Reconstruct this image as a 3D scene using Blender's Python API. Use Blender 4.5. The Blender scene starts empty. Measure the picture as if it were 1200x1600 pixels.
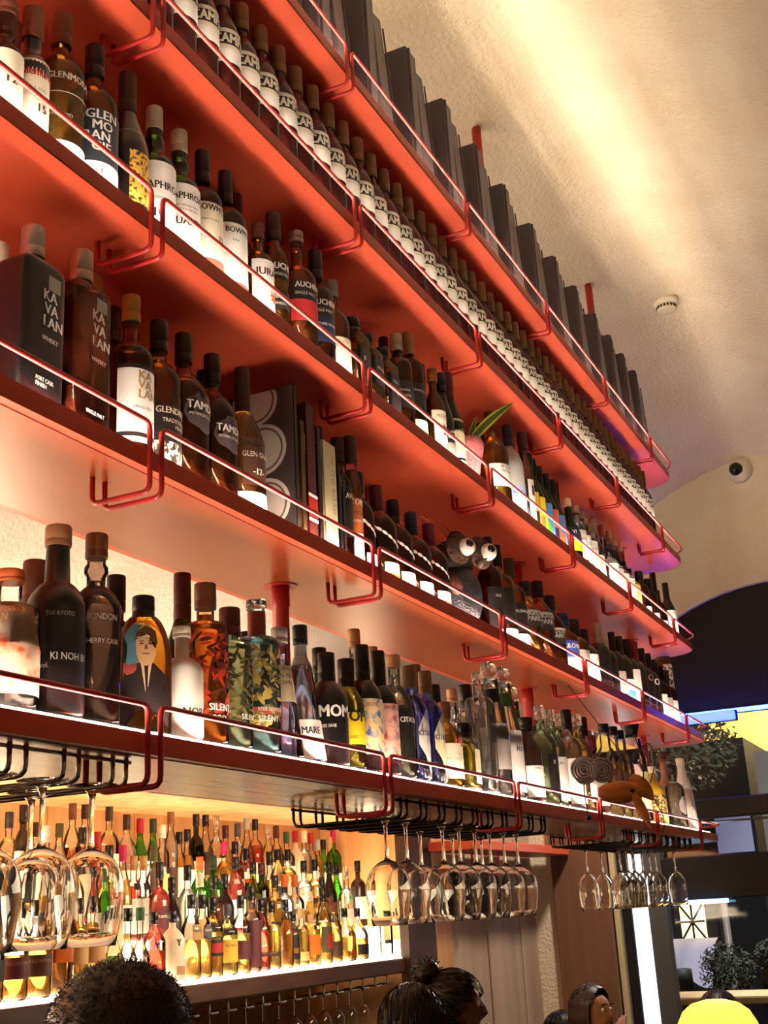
import bpy, math, random
from mathutils import Vector, Matrix
C = bpy.context.scene.collection
S = bpy.context.scene
E = 1.75            # eye height: everything below is modelled with z measured from eye level, then lifted by E
random.seed(11)

# ------------------------------------------------------------------ camera
cam_d = bpy.data.cameras.new('camera'); cam = bpy.data.objects.new('camera', cam_d); C.objects.link(cam)
yaw, pitch, roll = 1.14248617, 0.31922504, -0.05626225
fw = Vector((math.sin(yaw)*math.cos(pitch), math.cos(yaw)*math.cos(pitch), math.sin(pitch)))
rt = Vector((math.cos(yaw), -math.sin(yaw), 0)); up = rt.cross(fw)
r2 = rt*math.cos(roll)+up*math.sin(roll); u2 = up*math.cos(roll)-rt*math.sin(roll)
cam.matrix_world = Matrix(((r2.x, u2.x, -fw.x, 0), (r2.y, u2.y, -fw.y, 0), (r2.z, u2.z, -fw.z, E), (0, 0, 0, 1)))
cam_d.sensor_fit = 'VERTICAL'; cam_d.sensor_height = 36.0; cam_d.lens = 36.0*1913.16/1600.0
cam_d.clip_start = 0.02; cam_d.clip_end = 200
S.camera = cam
# ------------------------------------------------------------------ world, exposure, lamps and fill lights
wd = bpy.data.worlds.new('night'); S.world = wd; wd.use_nodes = True
bgn = wd.node_tree.nodes['Background']; bgn.inputs[0].default_value = (0.75, 0.62, 0.5, 1); bgn.inputs[1].default_value = 0.08
S.view_settings.view_transform = 'Standard'; S.view_settings.look = 'None'
S.view_settings.gamma = 1.0; S.view_settings.use_curve_mapping = False
S.view_settings.exposure = 0.15
S.cycles.max_bounces = 10; S.cycles.transmission_bounces = 10; S.cycles.transparent_max_bounces = 24
S.cycles.diffuse_bounces = 3; S.cycles.glossy_bounces = 4
S.cycles.caustics_reflective = False; S.cycles.caustics_refractive = False
S.cycles.sample_clamp_indirect = 6.0; S.cycles.sample_clamp_direct = 0
LED_SHELF = 150.0     # emission of the strips in the shelf noses
LED_STEP = 14.0       # glow of the back bar steps
def lamp(name, kind, loc, energy, col, size=0.2, target=None, spot=None, size_y=None):
    d = bpy.data.lights.new(name, kind); o = bpy.data.objects.new(name, d); C.objects.link(o)
    o.location = loc; d.energy = energy; d.color = col
    if kind == 'AREA':
        d.size = size
        if size_y: d.shape = 'RECTANGLE'; d.size_y = size_y
    else: d.shadow_soft_size = size
    if kind == 'SPOT': d.spot_size = spot; d.spot_blend = 0.6
    if target: o.rotation_euler = (Vector(target)-Vector(loc)).to_track_quat('-Z', 'Y').to_euler()
    return o
lamp('camera_side_fill', 'AREA', (1.2, -2.6, 2.3), 58, (1, .8, .6), 1.6, (2.6, 1.0, 0.9))  # unseen warm fill added above and behind the camera
lamp('ceiling_uplight', 'SPOT', (3.7, -1.3, 1.8), 520, (1, .9, .76), 0.10, (3.9, 0.45, 2.65), 2.3)
lamp('aisle_fill', 'AREA', (3.9, 1.62, 0.20), 14.0, (1, .76, .5), 1.2, (3.9, 2.5, 0.0), size_y=.15)  # added fill, brightens the back bar bottles from the front
lamp('corridor_fill', 'SPOT', (6.1, 1.3, 1.7), 170, (1, .86, .7), 0.1, (6.3, 2.3, -0.6), 1.3)  # added fill, brightens the corridor panels
lamp('street_lamp_light', 'POINT', (16.2, 2.3, 3.4), 1500, (1, .8, .45), 0.3)
lamp('street_white_fill', 'POINT', (10.0, 1.6, 1.6), 260, (.9, .9, 1), 0.2)  # added fill, brightens the sheet and planters outside

# ------------------------------------------------------------------ helpers
def lin(h):
    h = h.lstrip('#'); out = []
    for i in (0, 2, 4):
        c = int(h[i:i+2], 16)/255
        out.append(c/12.92 if c <= .04045 else ((c+.055)/1.055)**2.4)
    return tuple(out)
PAL = dict(brn='6b3a25', brn2='3a2018', brn3='4a2f24', blk='0b0a0b', corkd='7a4d2c', corkl='c9a98a', crm='e6dcc4', crm2='e9dfb8', crmblk='c9a36a',
 silver='9a9a9a', silver2='b8aea2', greyb='a8a49c', tan='b08c5c', tan2='a5774e', tanl='d8b474', gold2='9c7436', maroon='4a1822', maroon2='521c22', maroon3='6a1c30', olive='4b4a2c',
 navy='1a2340', navy2='23303a', dgrey='241f1f', dgrey2='171515', grey='8e8a84', wht='efece4', red='b02a20', red2='a82a2c', red3='a01c2c', salmon='c05848', mauve='7d4a44', orange='c8622a', orange2='c0652c', orange3='d8741c',
 lace='c79a3c', teal='6d9a98', blueL='b7c4e6', blueT='6a78c8', blueP='3f7ac4', blueD='3b4da0', yel='e8cf20', yel2='dcb040', yelL='e8cc70', yelt='e8b840', org2='d2703a', grn4='3a8a48', grn5='2c5a34', grn3c='1c3018',
 pale='d9dcd8', pinkL='dca8bc', lilT='6a58a8', peach='f0cfae', brick='94453a', badge='4b4248', slate='4a4a52', plum='5a2630', mag='b01c58', brnm='5c4a38', rosec='d9a494', rosed='d0606a', zebra='c9b79a', deco='dcb87a', deco2='c9a860', diam='e4e2dc', diamy='ece2b8', ringp='8f8f8f', brass='b08c3c', amb2='8a5222', ring='2a2727', cork='c79a68')
MATS = {}
def pm(key, col=None, rough=.5, metal=0., trans=0., ior=1.45, emit=None, estr=0., coat=0., spec=None):
    if key in MATS: return MATS[key]
    m = bpy.data.materials.new(key); m.use_nodes = True; p = m.node_tree.nodes['Principled BSDF']
    if isinstance(col, str): col = lin(col)
    p.inputs['Base Color'].default_value = (*col, 1); p.inputs['Roughness'].default_value = rough; p.inputs['Metallic'].default_value = metal
    p.inputs['Transmission Weight'].default_value = trans; p.inputs['IOR'].default_value = ior; p.inputs['Coat Weight'].default_value = coat
    if spec is not None: p.inputs['Specular IOR Level'].default_value = spec
    if emit is not None:
        p.inputs['Emission Color'].default_value = (*(lin(emit) if isinstance(emit, str) else emit), 1); p.inputs['Emission Strength'].default_value = estr
    MATS[key] = m; return m
def noise_mat(key, c1, c2, scale=(8, 8, 8), rough=.5, bump=0., bscale=None, detail=4, coat=0., fac=(.35, .65), dist=.02):
    """two-tone procedural surface with optional relief"""
    if key in MATS: return MATS[key]
    m = pm(key, c1, rough, coat=coat); nt = m.node_tree; p = nt.nodes['Principled BSDF']
    tc = nt.nodes.new('ShaderNodeTexCoord'); mp = nt.nodes.new('ShaderNodeMapping'); mp.inputs['Scale'].default_value = scale
    nz = nt.nodes.new('ShaderNodeTexNoise'); nz.inputs['Scale'].default_value = 1; nz.inputs['Detail'].default_value = detail
    cr = nt.nodes.new('ShaderNodeValToRGB'); cr.color_ramp.elements[0].position = fac[0]; cr.color_ramp.elements[1].position = fac[1]
    cr.color_ramp.elements[0].color = (*lin(c1), 1); cr.color_ramp.elements[1].color = (*lin(c2), 1)
    nt.links.new(tc.outputs['Object'], mp.inputs[0]); nt.links.new(mp.outputs[0], nz.inputs['Vector']); nt.links.new(nz.outputs[0], cr.inputs[0]); nt.links.new(cr.outputs[0], p.inputs['Base Color'])
    if bump:
        n2 = nt.nodes.new('ShaderNodeTexNoise'); n2.inputs['Scale'].default_value = bscale or 40; n2.inputs['Detail'].default_value = 6
        nt.links.new(tc.outputs['Object'], n2.inputs['Vector'])
        b = nt.nodes.new('ShaderNodeBump'); b.inputs['Strength'].default_value = bump; b.inputs['Distance'].default_value = dist
        nt.links.new(n2.outputs[0], b.inputs['Height']); nt.links.new(b.outputs[0], p.inputs['Normal'])
    return m
def thin_glass(key, col=(1, 1, 1), rough=.03, boost=1.0):
    if key in MATS: return MATS[key]
    m = bpy.data.materials.new(key); m.use_nodes = True; nt = m.node_tree; nt.nodes.clear()
    o = nt.nodes.new('ShaderNodeOutputMaterial'); mx = nt.nodes.new('ShaderNodeMixShader'); t = nt.nodes.new('ShaderNodeBsdfTransparent'); g = nt.nodes.new('ShaderNodeBsdfGlossy')
    lw = nt.nodes.new('ShaderNodeFresnel'); lw.inputs['IOR'].default_value = 1.45*boost
    t.inputs[0].default_value = (*col, 1); g.inputs['Roughness'].default_value = rough
    nt.links.new(lw.outputs[0], mx.inputs[0]); nt.links.new(t.outputs[0], mx.inputs[1]); nt.links.new(g.outputs[0], mx.inputs[2]); nt.links.new(mx.outputs[0], o.inputs[0])
    MATS[key] = m; return m
def real_glass(key, col=(1, 1, 1), ior=1.45):
    if key in MATS: return MATS[key]
    m = bpy.data.materials.new(key); m.use_nodes = True; nt = m.node_tree; nt.nodes.clear()
    o = nt.nodes.new('ShaderNodeOutputMaterial'); g = nt.nodes.new('ShaderNodeBsdfGlass'); g.inputs['Color'].default_value = (*col, 1); g.inputs['IOR'].default_value = ior; g.inputs['Roughness'].default_value = 0.0
    nt.links.new(g.outputs[0], o.inputs[0]); MATS[key] = m; return m
def emis(key, col, st): return pm(key, (.8, .8, .8), .5, emit=col, estr=st)
def pc(k, rough=.45):     # paint / paper / cap colour from the palette
    return pm('paint_'+k, PAL[k], rough)

def lit_shade(key, col, glow):
    m = pm(key, col, .5, emit=col, estr=glow); nt = m.node_tree; p = nt.nodes['Principled BSDF']; o = nt.nodes['Material Output']
    t = nt.nodes.new('ShaderNodeBsdfTranslucent'); t.inputs[0].default_value = (*col, 1); a = nt.nodes.new('ShaderNodeMixShader'); a.inputs[0].default_value = .6
    nt.links.new(p.outputs[0], a.inputs[1]); nt.links.new(t.outputs[0], a.inputs[2]); nt.links.new(a.outputs[0], o.inputs[0]); return m
class MB:
    def __init__(s): s.v = []; s.f = []; s.mi = []; s.sm = []
    def add(s, vs, fs, mi=0, smooth=False):
        o = len(s.v); s.v += [tuple(v) for v in vs]
        for f in fs: s.f.append(tuple(i+o for i in f)); s.mi.append(mi); s.sm.append(smooth)
    def box(s, c, d, mi=0, rot=None):
        x, y, z = (a/2 for a in d)
        vs = [Vector(p) for p in ((-x, -y, -z), (x, -y, -z), (x, y, -z), (-x, y, -z), (-x, -y, z), (x, -y, z), (x, y, z), (-x, y, z))]
        if rot is not None: vs = [rot @ v for v in vs]
        vs = [v+Vector(c) for v in vs]
        s.add(vs, [(0, 3, 2, 1), (4, 5, 6, 7), (0, 1, 5, 4), (1, 2, 6, 5), (2, 3, 7, 6), (3, 0, 4, 7)], mi)
    def bbox(s, c, d, b, mi=0, rot=None):     # box with chamfered vertical and top edges
        x, y, z = (a/2 for a in d); b = min(b, x*.9, y*.9, z*.9); rings = []
        for zz, k in ((-z, b), (-z+b, 0), (z-b, 0), (z, b)):
            X, Y = x-k, y-k; q = b
            rings.append([(-X+q, -Y, zz), (X-q, -Y, zz), (X, -Y+q, zz), (X, Y-q, zz), (X-q, Y, zz), (-X+q, Y, zz), (-X, Y-q, zz), (-X, -Y+q, zz)])
        s.rings([[Vector(c)+((rot @ Vector(p)) if rot is not None else Vector(p)) for p in r] for r in rings], True, True, mi, False)
    def rings(s, R, cap0=True, cap1=True, mi=0, smooth=True):
        n = len(R[0]); vs = [p for r in R for p in r]; fs = []
        for k in range(len(R)-1):
            for i in range(n):
                j = (i+1) % n; fs.append((k*n+i, k*n+j, (k+1)*n+j, (k+1)*n+i))
        s.add(vs, fs, mi, smooth)
        o = len(s.v)-len(vs)
        if cap0: s.f.append(tuple(o+i for i in reversed(range(n)))); s.mi.append(mi); s.sm.append(False)
        if cap1: s.f.append(tuple(o+(len(R)-1)*n+i for i in range(n))); s.mi.append(mi); s.sm.append(False)
    def lathe(s, prof, n=20, c=(0, 0, 0), mi=0, cap0=False, cap1=False, smooth=True, rot=None):
        cs = [(math.cos(2*math.pi*i/n), math.sin(2*math.pi*i/n)) for i in range(n)]
        R = []
        for r, z in prof:
            ring = [Vector((r*a, r*b, z)) for a, b in cs]
            if rot is not None: ring = [rot @ p for p in ring]
            R.append([p+Vector(c) for p in ring])
        s.rings(R, cap0, cap1, mi, smooth)
    def tube(s, path, r, n=8, mi=0, corner=0., closed=False, smooth=True, taper=None):
        P = [Vector(p) for p in path]
        if corner > 0:
            Q = [P[0]]
            for a, b, c in zip(P, P[1:], P[2:]):
                d1 = (a-b); d2 = (c-b); k = min(corner, d1.length*.45, d2.length*.45)
                p1 = b+d1.normalized()*k; p2 = b+d2.normalized()*k
                for t in (0, .33, .67, 1): Q.append(p1*(1-t)**2+b*2*t*(1-t)+p2*t*t)
            Q.append(P[-1]); P = Q
        R = []; N = len(P); ref = None
        for i in range(N):
            t = (P[min(i+1, N-1)]-P[max(i-1, 0)]).normalized()
            if ref is None: ref = Vector((0, 0, 1)) if abs(t.z) < .9 else Vector((1, 0, 0))
            a = (ref-t*ref.dot(t)).normalized(); b = t.cross(a); ref = a
            rr = r if taper is None else r*(taper[0]+(taper[1]-taper[0])*i/max(1, N-1))
            R.append([P[i]+a*rr*math.cos(2*math.pi*k/n)+b*rr*math.sin(2*math.pi*k/n) for k in range(n)])
        s.rings(R, True, True, mi, smooth)
    def sphere(s, c, r, n=14, m=9, mi=0, sc=(1, 1, 1), rot=None):
        pr = [(max(1e-4, math.sin(math.pi*i/m)), -math.cos(math.pi*i/m)) for i in range(m+1)]
        R = []
        for q, z in pr:
            ring = [Vector((r*sc[0]*q*math.cos(2*math.pi*k/n), r*sc[1]*q*math.sin(2*math.pi*k/n), r*sc[2]*z)) for k in range(n)]
            if rot is not None: ring = [rot @ p for p in ring]
            R.append([p+Vector(c) for p in ring])
        s.rings(R, True, True, mi, True)
    def prism(s, poly, z0, z1, mi=0):         # polygon in xy pulled up in z
        n = len(poly); vs = [(x, y, z0) for x, y in poly]+[(x, y, z1) for x, y in poly]
        s.add(vs, [tuple(reversed(range(n))), tuple(range(n, 2*n))]+[(i, (i+1) % n, n+(i+1) % n, n+i) for i in range(n)], mi)
    def mesh(s, name, mats):
        me = bpy.data.meshes.new(name); me.from_pydata(s.v, [], s.f)
        for m in (mats if isinstance(mats, (list, tuple)) else [mats]): me.materials.append(m)
        me.polygons.foreach_set('material_index', s.mi); me.polygons.foreach_set('use_smooth', s.sm); me.update(); return me
    def build(s, name, mats, parent=None, loc=None):
        return link(name, s.mesh(name, mats), parent, loc)
def link(name, me, parent=None, loc=None):
    o = bpy.data.objects.new(name, me); C.objects.link(o)
    if parent is not None: o.parent = parent
    if loc is not None: o.location = loc
    return o
def tag(o, label=None, cat=None, group=None, kind=None):
    if label: o['label'] = label
    if cat: o['category'] = cat
    if group: o['group'] = group
    if kind: o['kind'] = kind
    return o
def thing(name, label, cat, loc=(0, 0, 0), rz=0, group=None):
    o = bpy.data.objects.new(name, None); C.objects.link(o); o.location = loc; o.rotation_euler = (0, 0, rz); o.empty_display_size = .05
    return tag(o, label, cat, group)
def dup(root, loc, label=None, rz=None):
    r = root.copy(); C.objects.link(r); r.location = loc
    if rz is not None: r.rotation_euler = (0, 0, rz)
    if label: r['label'] = label
    for ch in root.children:
        c = ch.copy(); C.objects.link(c); c.parent = r
        for g in ch.children:
            d = g.copy(); C.objects.link(d); d.parent = c
    return r

# ------------------------------------------------------------------ materials of the place
RED = pm('coral_red_paint', 'd25a3c', .34, spec=.4)
LACQ = noise_mat('orange_lacquer', '9c3a1c', 'a04a22', (1.2, 9, 1), .28, fac=(.3, .7))
OAKG = noise_mat('oak_soffit', 'a8683a', 'b87844', (1.5, 22, 1), .25)
REDM = pm('red_metal_paint', 'b02a26', .38)
PLASTER = noise_mat('rough_plaster', 'dccbae', 'e4d6bc', (3, 3, 3), .9, bump=.55, bscale=55, dist=.012)
WOOD = noise_mat('oak_panel', 'b98350', 'd2a06a', (14, 14, 1.2), .5)
WOODD = noise_mat('dark_wood', '3a241a', '4b3022', (6, 20, 20), .5)
WOODM = noise_mat('brown_wood', '6f4a33', '7d563c', (10, 10, 1), .55)
BEIGE = noise_mat('beige_cloth', 'a18a70', 'b29b80', (7, 7, .4), .85)
BLACK = pm('black_frame', '141214', .5)
CHROME = pm('chrome', 'b9b0a4', .12, 1.0)
DSTEEL = pm('dark_steel', '4a3f38', .25, 1.0)
GLASS = thin_glass('clear_glass')
WINEG = real_glass('wine_glass')
LEDM = emis('led_warm_white', (1.0, .84, .66), LED_SHELF)
LEDB = emis('led_blue', (.02, .055, 1.0), 22.0)
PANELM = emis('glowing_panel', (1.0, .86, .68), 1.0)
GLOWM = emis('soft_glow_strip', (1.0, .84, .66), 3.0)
STEPF = emis('step_riser', (1.0, .82, .55), 4.5)
STEPM = emis('glowing_step', (1.0, .80, .52), LED_STEP)

# ------------------------------------------------------------------ lettering (built-in font, wrapped onto labels)
TEXTS = {}
def prepare_texts(strings):
    tmp = []
    for t in sorted(set(strings)):
        cu = bpy.data.curves.new('t', 'FONT'); cu.body = t; cu.size = 1.0; cu.resolution_u = 2; cu.offset = 0.0
        o = bpy.data.objects.new('t', cu); C.objects.link(o); tmp.append((t, o))
    dg = bpy.context.evaluated_depsgraph_get()
    for t, o in tmp:
        me = o.evaluated_get(dg).to_mesh()
        vs = [tuple(v.co) for v in me.vertices]; fs = [tuple(p.vertices) for p in me.polygons]
        TEXTS[t] = (vs, fs, max(v[0] for v in vs) if vs else 0)
        o.evaluated_get(dg).to_mesh_clear()
    for t, o in tmp:
        cu = o.data; bpy.data.objects.remove(o); bpy.data.curves.remove(cu)
def text_flat(mb, t, h, origin, ux, uz, mi=0):      # text on a plane
    vs, fs, w = TEXTS[t]; k = h/.72; O = Vector(origin)
    mb.add([O+Vector(ux)*(x*k)+Vector(uz)*(y*k) for x, y, _ in vs], fs, mi)
# ------------------------------------------------------------------ bottles
BODY = dict(  # glass tint, liquid colour (None = nothing inside), or opaque skin
 amb=('g', None, (.80, .36, .07)), amb2b=('g', None, (.62, .25, .05)), gold=('g', None, (.88, .56, .12)), brn=('g', (.75, .6, .5), (.34, .10, .03)), brn2b=('g', (.8, .65, .5), (.42, .13, .03)),
 ramb=('g', None, (.72, .22, .06)), ramb2=('g', None, (.50, .10, .035)), org=('g', None, (.95, .46, .04)), orgc=('g', (1, .8, .6), (.98, .42, .10)), clr=('g', None, (.97, .97, .95)),
 grn=('g', (.45, .6, .3), (.30, .42, .14)), grn3=('g', (.25, .32, .14), (.06, .09, .03)), smoke=('g', (.62, .55, .5), (.35, .29, .26)), smoke2=('g', (.8, .8, .74), (.75, .75, .66)),
 herb=('g', (.85, .95, .88), (.70, .74, .5)), aqua=('g', (.75, .95, 1), (.72, .86, .84)), lil=('g', (.8, .8, 1), (.78, .77, .95)), lilb=('g', (.82, .86, 1), (.80, .84, .95)),
 yelb=('g', (1, .98, .7), (.85, .78, .25)), yelc=('g', None, (.95, .74, .12)), limec=('g', (.9, .97, .82), (.86, .93, .70)), pinkc=('g', (1, .9, .88), (.94, .80, .76)), gold3=('g', None, (.90, .64, .22)),
 blueg=('g', (.62, .66, .95), (.52, .56, .88)),
 ambL=('g', None, (.97, .52, .10)), yelL2=('g', None, (1.0, .68, .16)), yelL=('g', None, (1.0, .72, .14)), orgL=('g', None, (.98, .40, .06)), redL=('g', None, (.86, .09, .05)), brnL=('g', None, (.45, .14, .05)),
 pinkL=('g', (1, .85, .85), (.92, .22, .2)), grnL=('g', (.35, .75, .2), (.3, .7, .16)), grnD=('g', (.12, .2, .08), (.08, .15, .05)), grnY=('g', (.8, .85, .25), (.7, .75, .1)),
 blk=('o', '0d0b0e', .32), blk2=('o', '120f10', .2), wht=('o', 'ded8cc', .3), wht2=('o', 'e8ddc4', .4), frost=('o', 'c9ccc9', .35), brnop=('o', '2c1a14', .25), navyop=('o', '1a1c2a', .25), redop=('o', 'b8402c', .4), terra=('o', 'a8745c', .5), yelop=('o', 'c9a630', .3))
def body_mats(k):
    b = BODY[k]
    if b[0] == 'o': return pm('skin_'+k, b[1], b[2], coat=.3), None
    g = GLASS if b[1] is None else thin_glass('glass_'+k, b[1])
    return g, pm('liquid_'+k, b[2], 0.0, trans=.72 if k.endswith('L') or k.endswith('L2') else .84 if k[0] in 'cp' else .78, ior=1.34)
def profile(shape, R, H, nr):
    P = [(.02*R, .0035), (.80*R, 0), (.94*R, .0015), (R, .008)]
    def sh(zb, zn, e, r1=None, k=7):
        r1 = r1 or nr; P.append((R, zb*H))
        for i in range(1, k+1):
            t = i/k; P.append((r1+(R-r1)*max(0, math.cos(t*math.pi/2))**e, (zb+(zn-zb)*t)*H))
    def sm(zb, zn, r1=None, k=8, r0=None):
        r1 = r1 or nr; r0 = r0 or R; P.append((r0, zb*H))
        for i in range(1, k+1):
            t = i/k; q = t*t*(3-2*t); P.append((r0+(r1-r0)*q, (zb+(zn-zb)*t)*H))
    if shape == 'std': sh(.60, .73, .8)
    elif shape == 'high': sh(.68, .76, .55)
    elif shape == 'dome': sh(.56, .76, .95)
    elif shape == 'slope': sm(.46, .80)
    elif shape == 'bulge': sh(.55, .66, .8, .46*R); P.append((.50*R, .71*H)); P.append((.47*R, .76*H)); P.append((max(nr, .36*R), .81*H))
    elif shape == 'kino': sh(.56, .70, .8, .44*R); P.append((.40*R, .86*H)); nr = .36*R
    elif shape == 'lond': sh(.58, .72, .8, .36*R); P += [(.36*R, .77*H), (.46*R, .79*H), (.46*R, .82*H), (.36*R, .84*H)]; nr = .34*R
    elif shape == 'silent': sh(.71, .76, .45, .40*R); nr = .40*R
    elif shape == 'taper': P.append((.52*R, .66*H)); sm(.66, .78, r0=.52*R)
    elif shape == 'bell': sh(.52, .87, .62, .36*R)
    elif shape == 'bell2': P.append((.72*R, .55*H)); sm(.55, .85, r0=.72*R)
    elif shape == 'bulb': sm(.34, .62, .30*R)
    elif shape == 'vase': P.append((R*1.02, .3*H)); sm(.42, .74, .22*R)
    elif shape == 'rect': sh(.74, .80, .35)
    elif shape == 'cyl': P.append((R, .97*H)); nr = R*.95
    P.append((nr, H*.985))
    return P, nr
class Surf:
    """skin of a bottle: radius against height, with an optional rounded-box cross-section"""
    def __init__(s, shape, R, H, nr):
        s.rect = shape in ('rect', 'bell'); s.w, s.d = R if isinstance(R, tuple) else (2*R, 2*R)
        s.R = s.w/2; s.P, s.nr = profile(shape, s.R, H, nr); s.H = H; s.pw = 7.0 if shape == 'rect' else 2.4
    def r(s, z):
        P = s.P
        for (r0, z0), (r1, z1) in zip(P[3:], P[4:]):
            if z0 <= z <= z1: return r0+(r1-r0)*(z-z0)/max(1e-6, z1-z0)
        return P[-1][0] if z > P[-1][1] else P[3][0]
    def sect(s, r, th, off=0.):
        """th in radians, 0 = front (-y), positive to -x"""
        if not s.rect: return (-(r+off)*math.sin(th), -(r+off)*math.cos(th))
        k = max(0., min(1., (r-s.nr)/max(1e-6, s.R-s.nr))); a = r; b = r+(s.d/2*r/s.R-r)*k; p = 2+(s.pw-2)*k
        sn, cs = math.sin(th), math.cos(th); g = lambda v: math.copysign(abs(v)**(2/p), v)
        return (-(a+off)*g(sn), -(b+off)*g(cs))
    def at(s, u, z, off):
        """u = metres along the label, 0 at the front, positive to the left (-x)"""
        r = s.r(z)
        if not s.rect: return (*s.sect(r, u/max(r, .004), off), z)
        x = max(-r*.97, min(r*.97, u)); k = max(0., min(1., (r-s.nr)/max(1e-6, s.R-s.nr))); b = r+(s.d/2*r/s.R-r)*k; p = 2+(s.pw-2)*k
        return (-x, -(b*(1-abs(x/r)**p)**(1/p)+off), z)
    def ang(s, deg):     # table angle -> u
        return math.radians(deg)*s.R if not s.rect else max(-.97, min(.97, deg/50))*s.R
def cap_mesh(mb, key, r, z0, z1):
    h = z1-z0
    if key == 'ball':
        mb.lathe([(.4*r, z0-.012), (.42*r, z0), (1.05*r, z0+.003), (1.08*r, z0+.006), (.5*r, z0+.010)], 18, cap1=True); mb.sphere((0, 0, z0+.010+.86*r), .88*r, 18, 12); return
    if key == 'blkw':
        mb.lathe([(.5*r, z0), (.62*r, z0+.002), (.98*r, z1-.004), (r, z1-.002), (.93*r, z1)], 18, cap0=True, cap1=True); return
    pr = [(r*.97, z0), (r, z0+.0015), (r, z0+h*.28), (r*.965, z0+h*.30), (r*.965, z0+h*.33), (r, z0+h*.35), (r*.99, z1-.002), (r*.93, z1)]
    mb.lathe(pr, 16, cap0=True, cap1=True)
CAPS = {}
def capmat(k):
    if k in ('clrcap', 'ball', 'pale'): return pm('glass_stopper', (.93, .92, .88), .05, trans=.85, ior=1.4)
    if k in ('silver', 'silver2'): return pm('cap_'+k, PAL[k], .3, .8)
    if k == 'gold2': return pm('cap_gold2', PAL[k], .35, .5)
    if k == 'blkw': k = 'blk'
    if k == 'crmblk': k = 'crm'
    return pm('cap_'+k, PAL[k], .35 if k in ('blk', 'navy', 'maroon') else .55)
def decal(mb, sf, pts, off, mi=0):
    """closed outline (u, z) laid on the bottle; fan from the middle"""
    cu = sum(p[0] for p in pts)/len(pts); cz = sum(p[1] for p in pts)/len(pts)
    mid = [((p[0]+cu)/2, (p[1]+cz)/2) for p in pts]; n = len(pts)
    vs = [sf.at(*p, off) for p in pts]+[sf.at(*p, off) for p in mid]+[sf.at(cu, cz, off)]
    fs = []
    for i in range(n):
        j = (i+1) % n; fs.append((i, j, n+j, n+i)); fs.append((n+i, n+j, 2*n))
    mb.add(vs, fs, mi, True)
def ell(cu, cz, a, b, n=14, tilt=0.):
    c, s_ = math.cos(tilt), math.sin(tilt)
    return [(cu+a*math.cos(t)*c-b*math.sin(t)*s_, cz+a*math.cos(t)*s_+b*math.sin(t)*c) for t in (2*math.pi*i/n for i in range(n))]
def label_patch(sf, z0, z1, a0, a1, key, off):
    u0, u1 = sf.ang(a0), sf.ang(a1); mb = MB()
    if key in ('badge', 'diam', 'diamy', 'rosed', 'ringp') or (key == 'tan' and abs(a0-a1) < 90 and z1-z0 > .1) or (key in ('slate', 'plum') and abs(a0-a1) < 100):
        cu, cz, a, b = (u0+u1)/2, (z0+z1)/2, abs(u0-u1)/2, (z1-z0)/2
        if key in ('diam', 'diamy', 'rosed'): pts = [(cu+a*x, cz+b*y) for x, y in ((0, -1), (.55, -.45), (1, -.12), (1, .35), (.6, .72), (0, 1), (-.6, .72), (-1, .35), (-1, -.12), (-.55, -.45))]
        else: pts = [(cu+a*x, cz+b*y) for x, y in ((0, -1), (.35, -.82), (.8, -.6), (1, -.15), (.95, .2), (.8, .55), (.5, .72), (.4, .95), (0, 1), (-.4, .95), (-.5, .72), (-.8, .55), (-.95, .2), (-1, -.15), (-.8, -.6), (-.35, -.82))]
        decal(mb, sf, pts, off)
    else:
        n = max(2, int(abs(a0-a1)/11)); vs = []; fs = []
        for i in range(n+1):
            u = u0+(u1-u0)*i/n
            for z in (z0, (z0+z1)/2, z1): vs.append(sf.at(u, z, off))
        for i in range(n):
            for k in (0, 1): fs.append((i*3+k, (i+1)*3+k, (i+1)*3+k+1, i*3+k+1))
        mb.add(vs, fs, 0, True)
    return mb
def label_mat(key):
    if key == 'lace': return noise_mat('gold_lace', '2a1c10', 'd2a444', (160, 160, 160), .4, fac=(.4, .5))
    if key == 'zebra': return noise_mat('zebra_print', '2a2622', 'e0d4b8', (160, 160, 90), .5, fac=(.47, .53))
    if key == 'deco': return noise_mat('picture_print', '4a6ab0', 'e6cf9a', (60, 60, 60), .5, fac=(.36, .5))
    if key == 'deco2': return noise_mat('pattern_print', '3a2c1c', 'd8bc70', (110, 110, 110), .5, fac=(.44, .54))
    if key == 'rosec': return noise_mat('rose_print', 'a8443a', 'e2b0a0', (60, 60, 60), .5, fac=(.34, .48))
    if key == 'peach': return noise_mat('peach_print', 'd8643a', 'f0d4b4', (36, 36, 36), .5, fac=(.36, .52))
    return pm('paper_'+key, PAL[key], .55)
def text_on(mb, sf, t, z, h, a0, lift=.0016):
    vs, fs, w = TEXTS[t]; k = h/.72; u0 = sf.ang(a0); kx = k*(.72 if t == 'CAMPARI' else .80 if len(t) > 6 else .9)
    for d in ((0, 0), (.05*h, 0), (.10*h, 0), (.05*h, .05*h)) if h > .0195 else ((0, 0), (.07*h, 0)) if h > .0105 else ((0, 0),):
        mb.add([sf.at(u0-x*kx-d[0], z+y*k+d[1], lift) for x, y, _ in vs], fs)
def leaf_print(sf, c1, c2, n, parent, seed):
    rnd = random.Random(seed); mb = MB(); H = sf.H
    for i in range(n):
        decal(mb, sf, ell(rnd.uniform(-1.2, 1.9)*sf.R, rnd.uniform(.17, .66)*H, rnd.uniform(.006, .012), rnd.uniform(.002, .004), 8, rnd.uniform(-1.2, 1.2)), .0009+.00003*(i % 9), i % 2)
    tag(mb.build('leaf_print', [pm('leaf_'+c1, c1, .5), pm('leaf_'+c2, c2, .5)], parent), kind='stuff')
PROTO = {}
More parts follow.
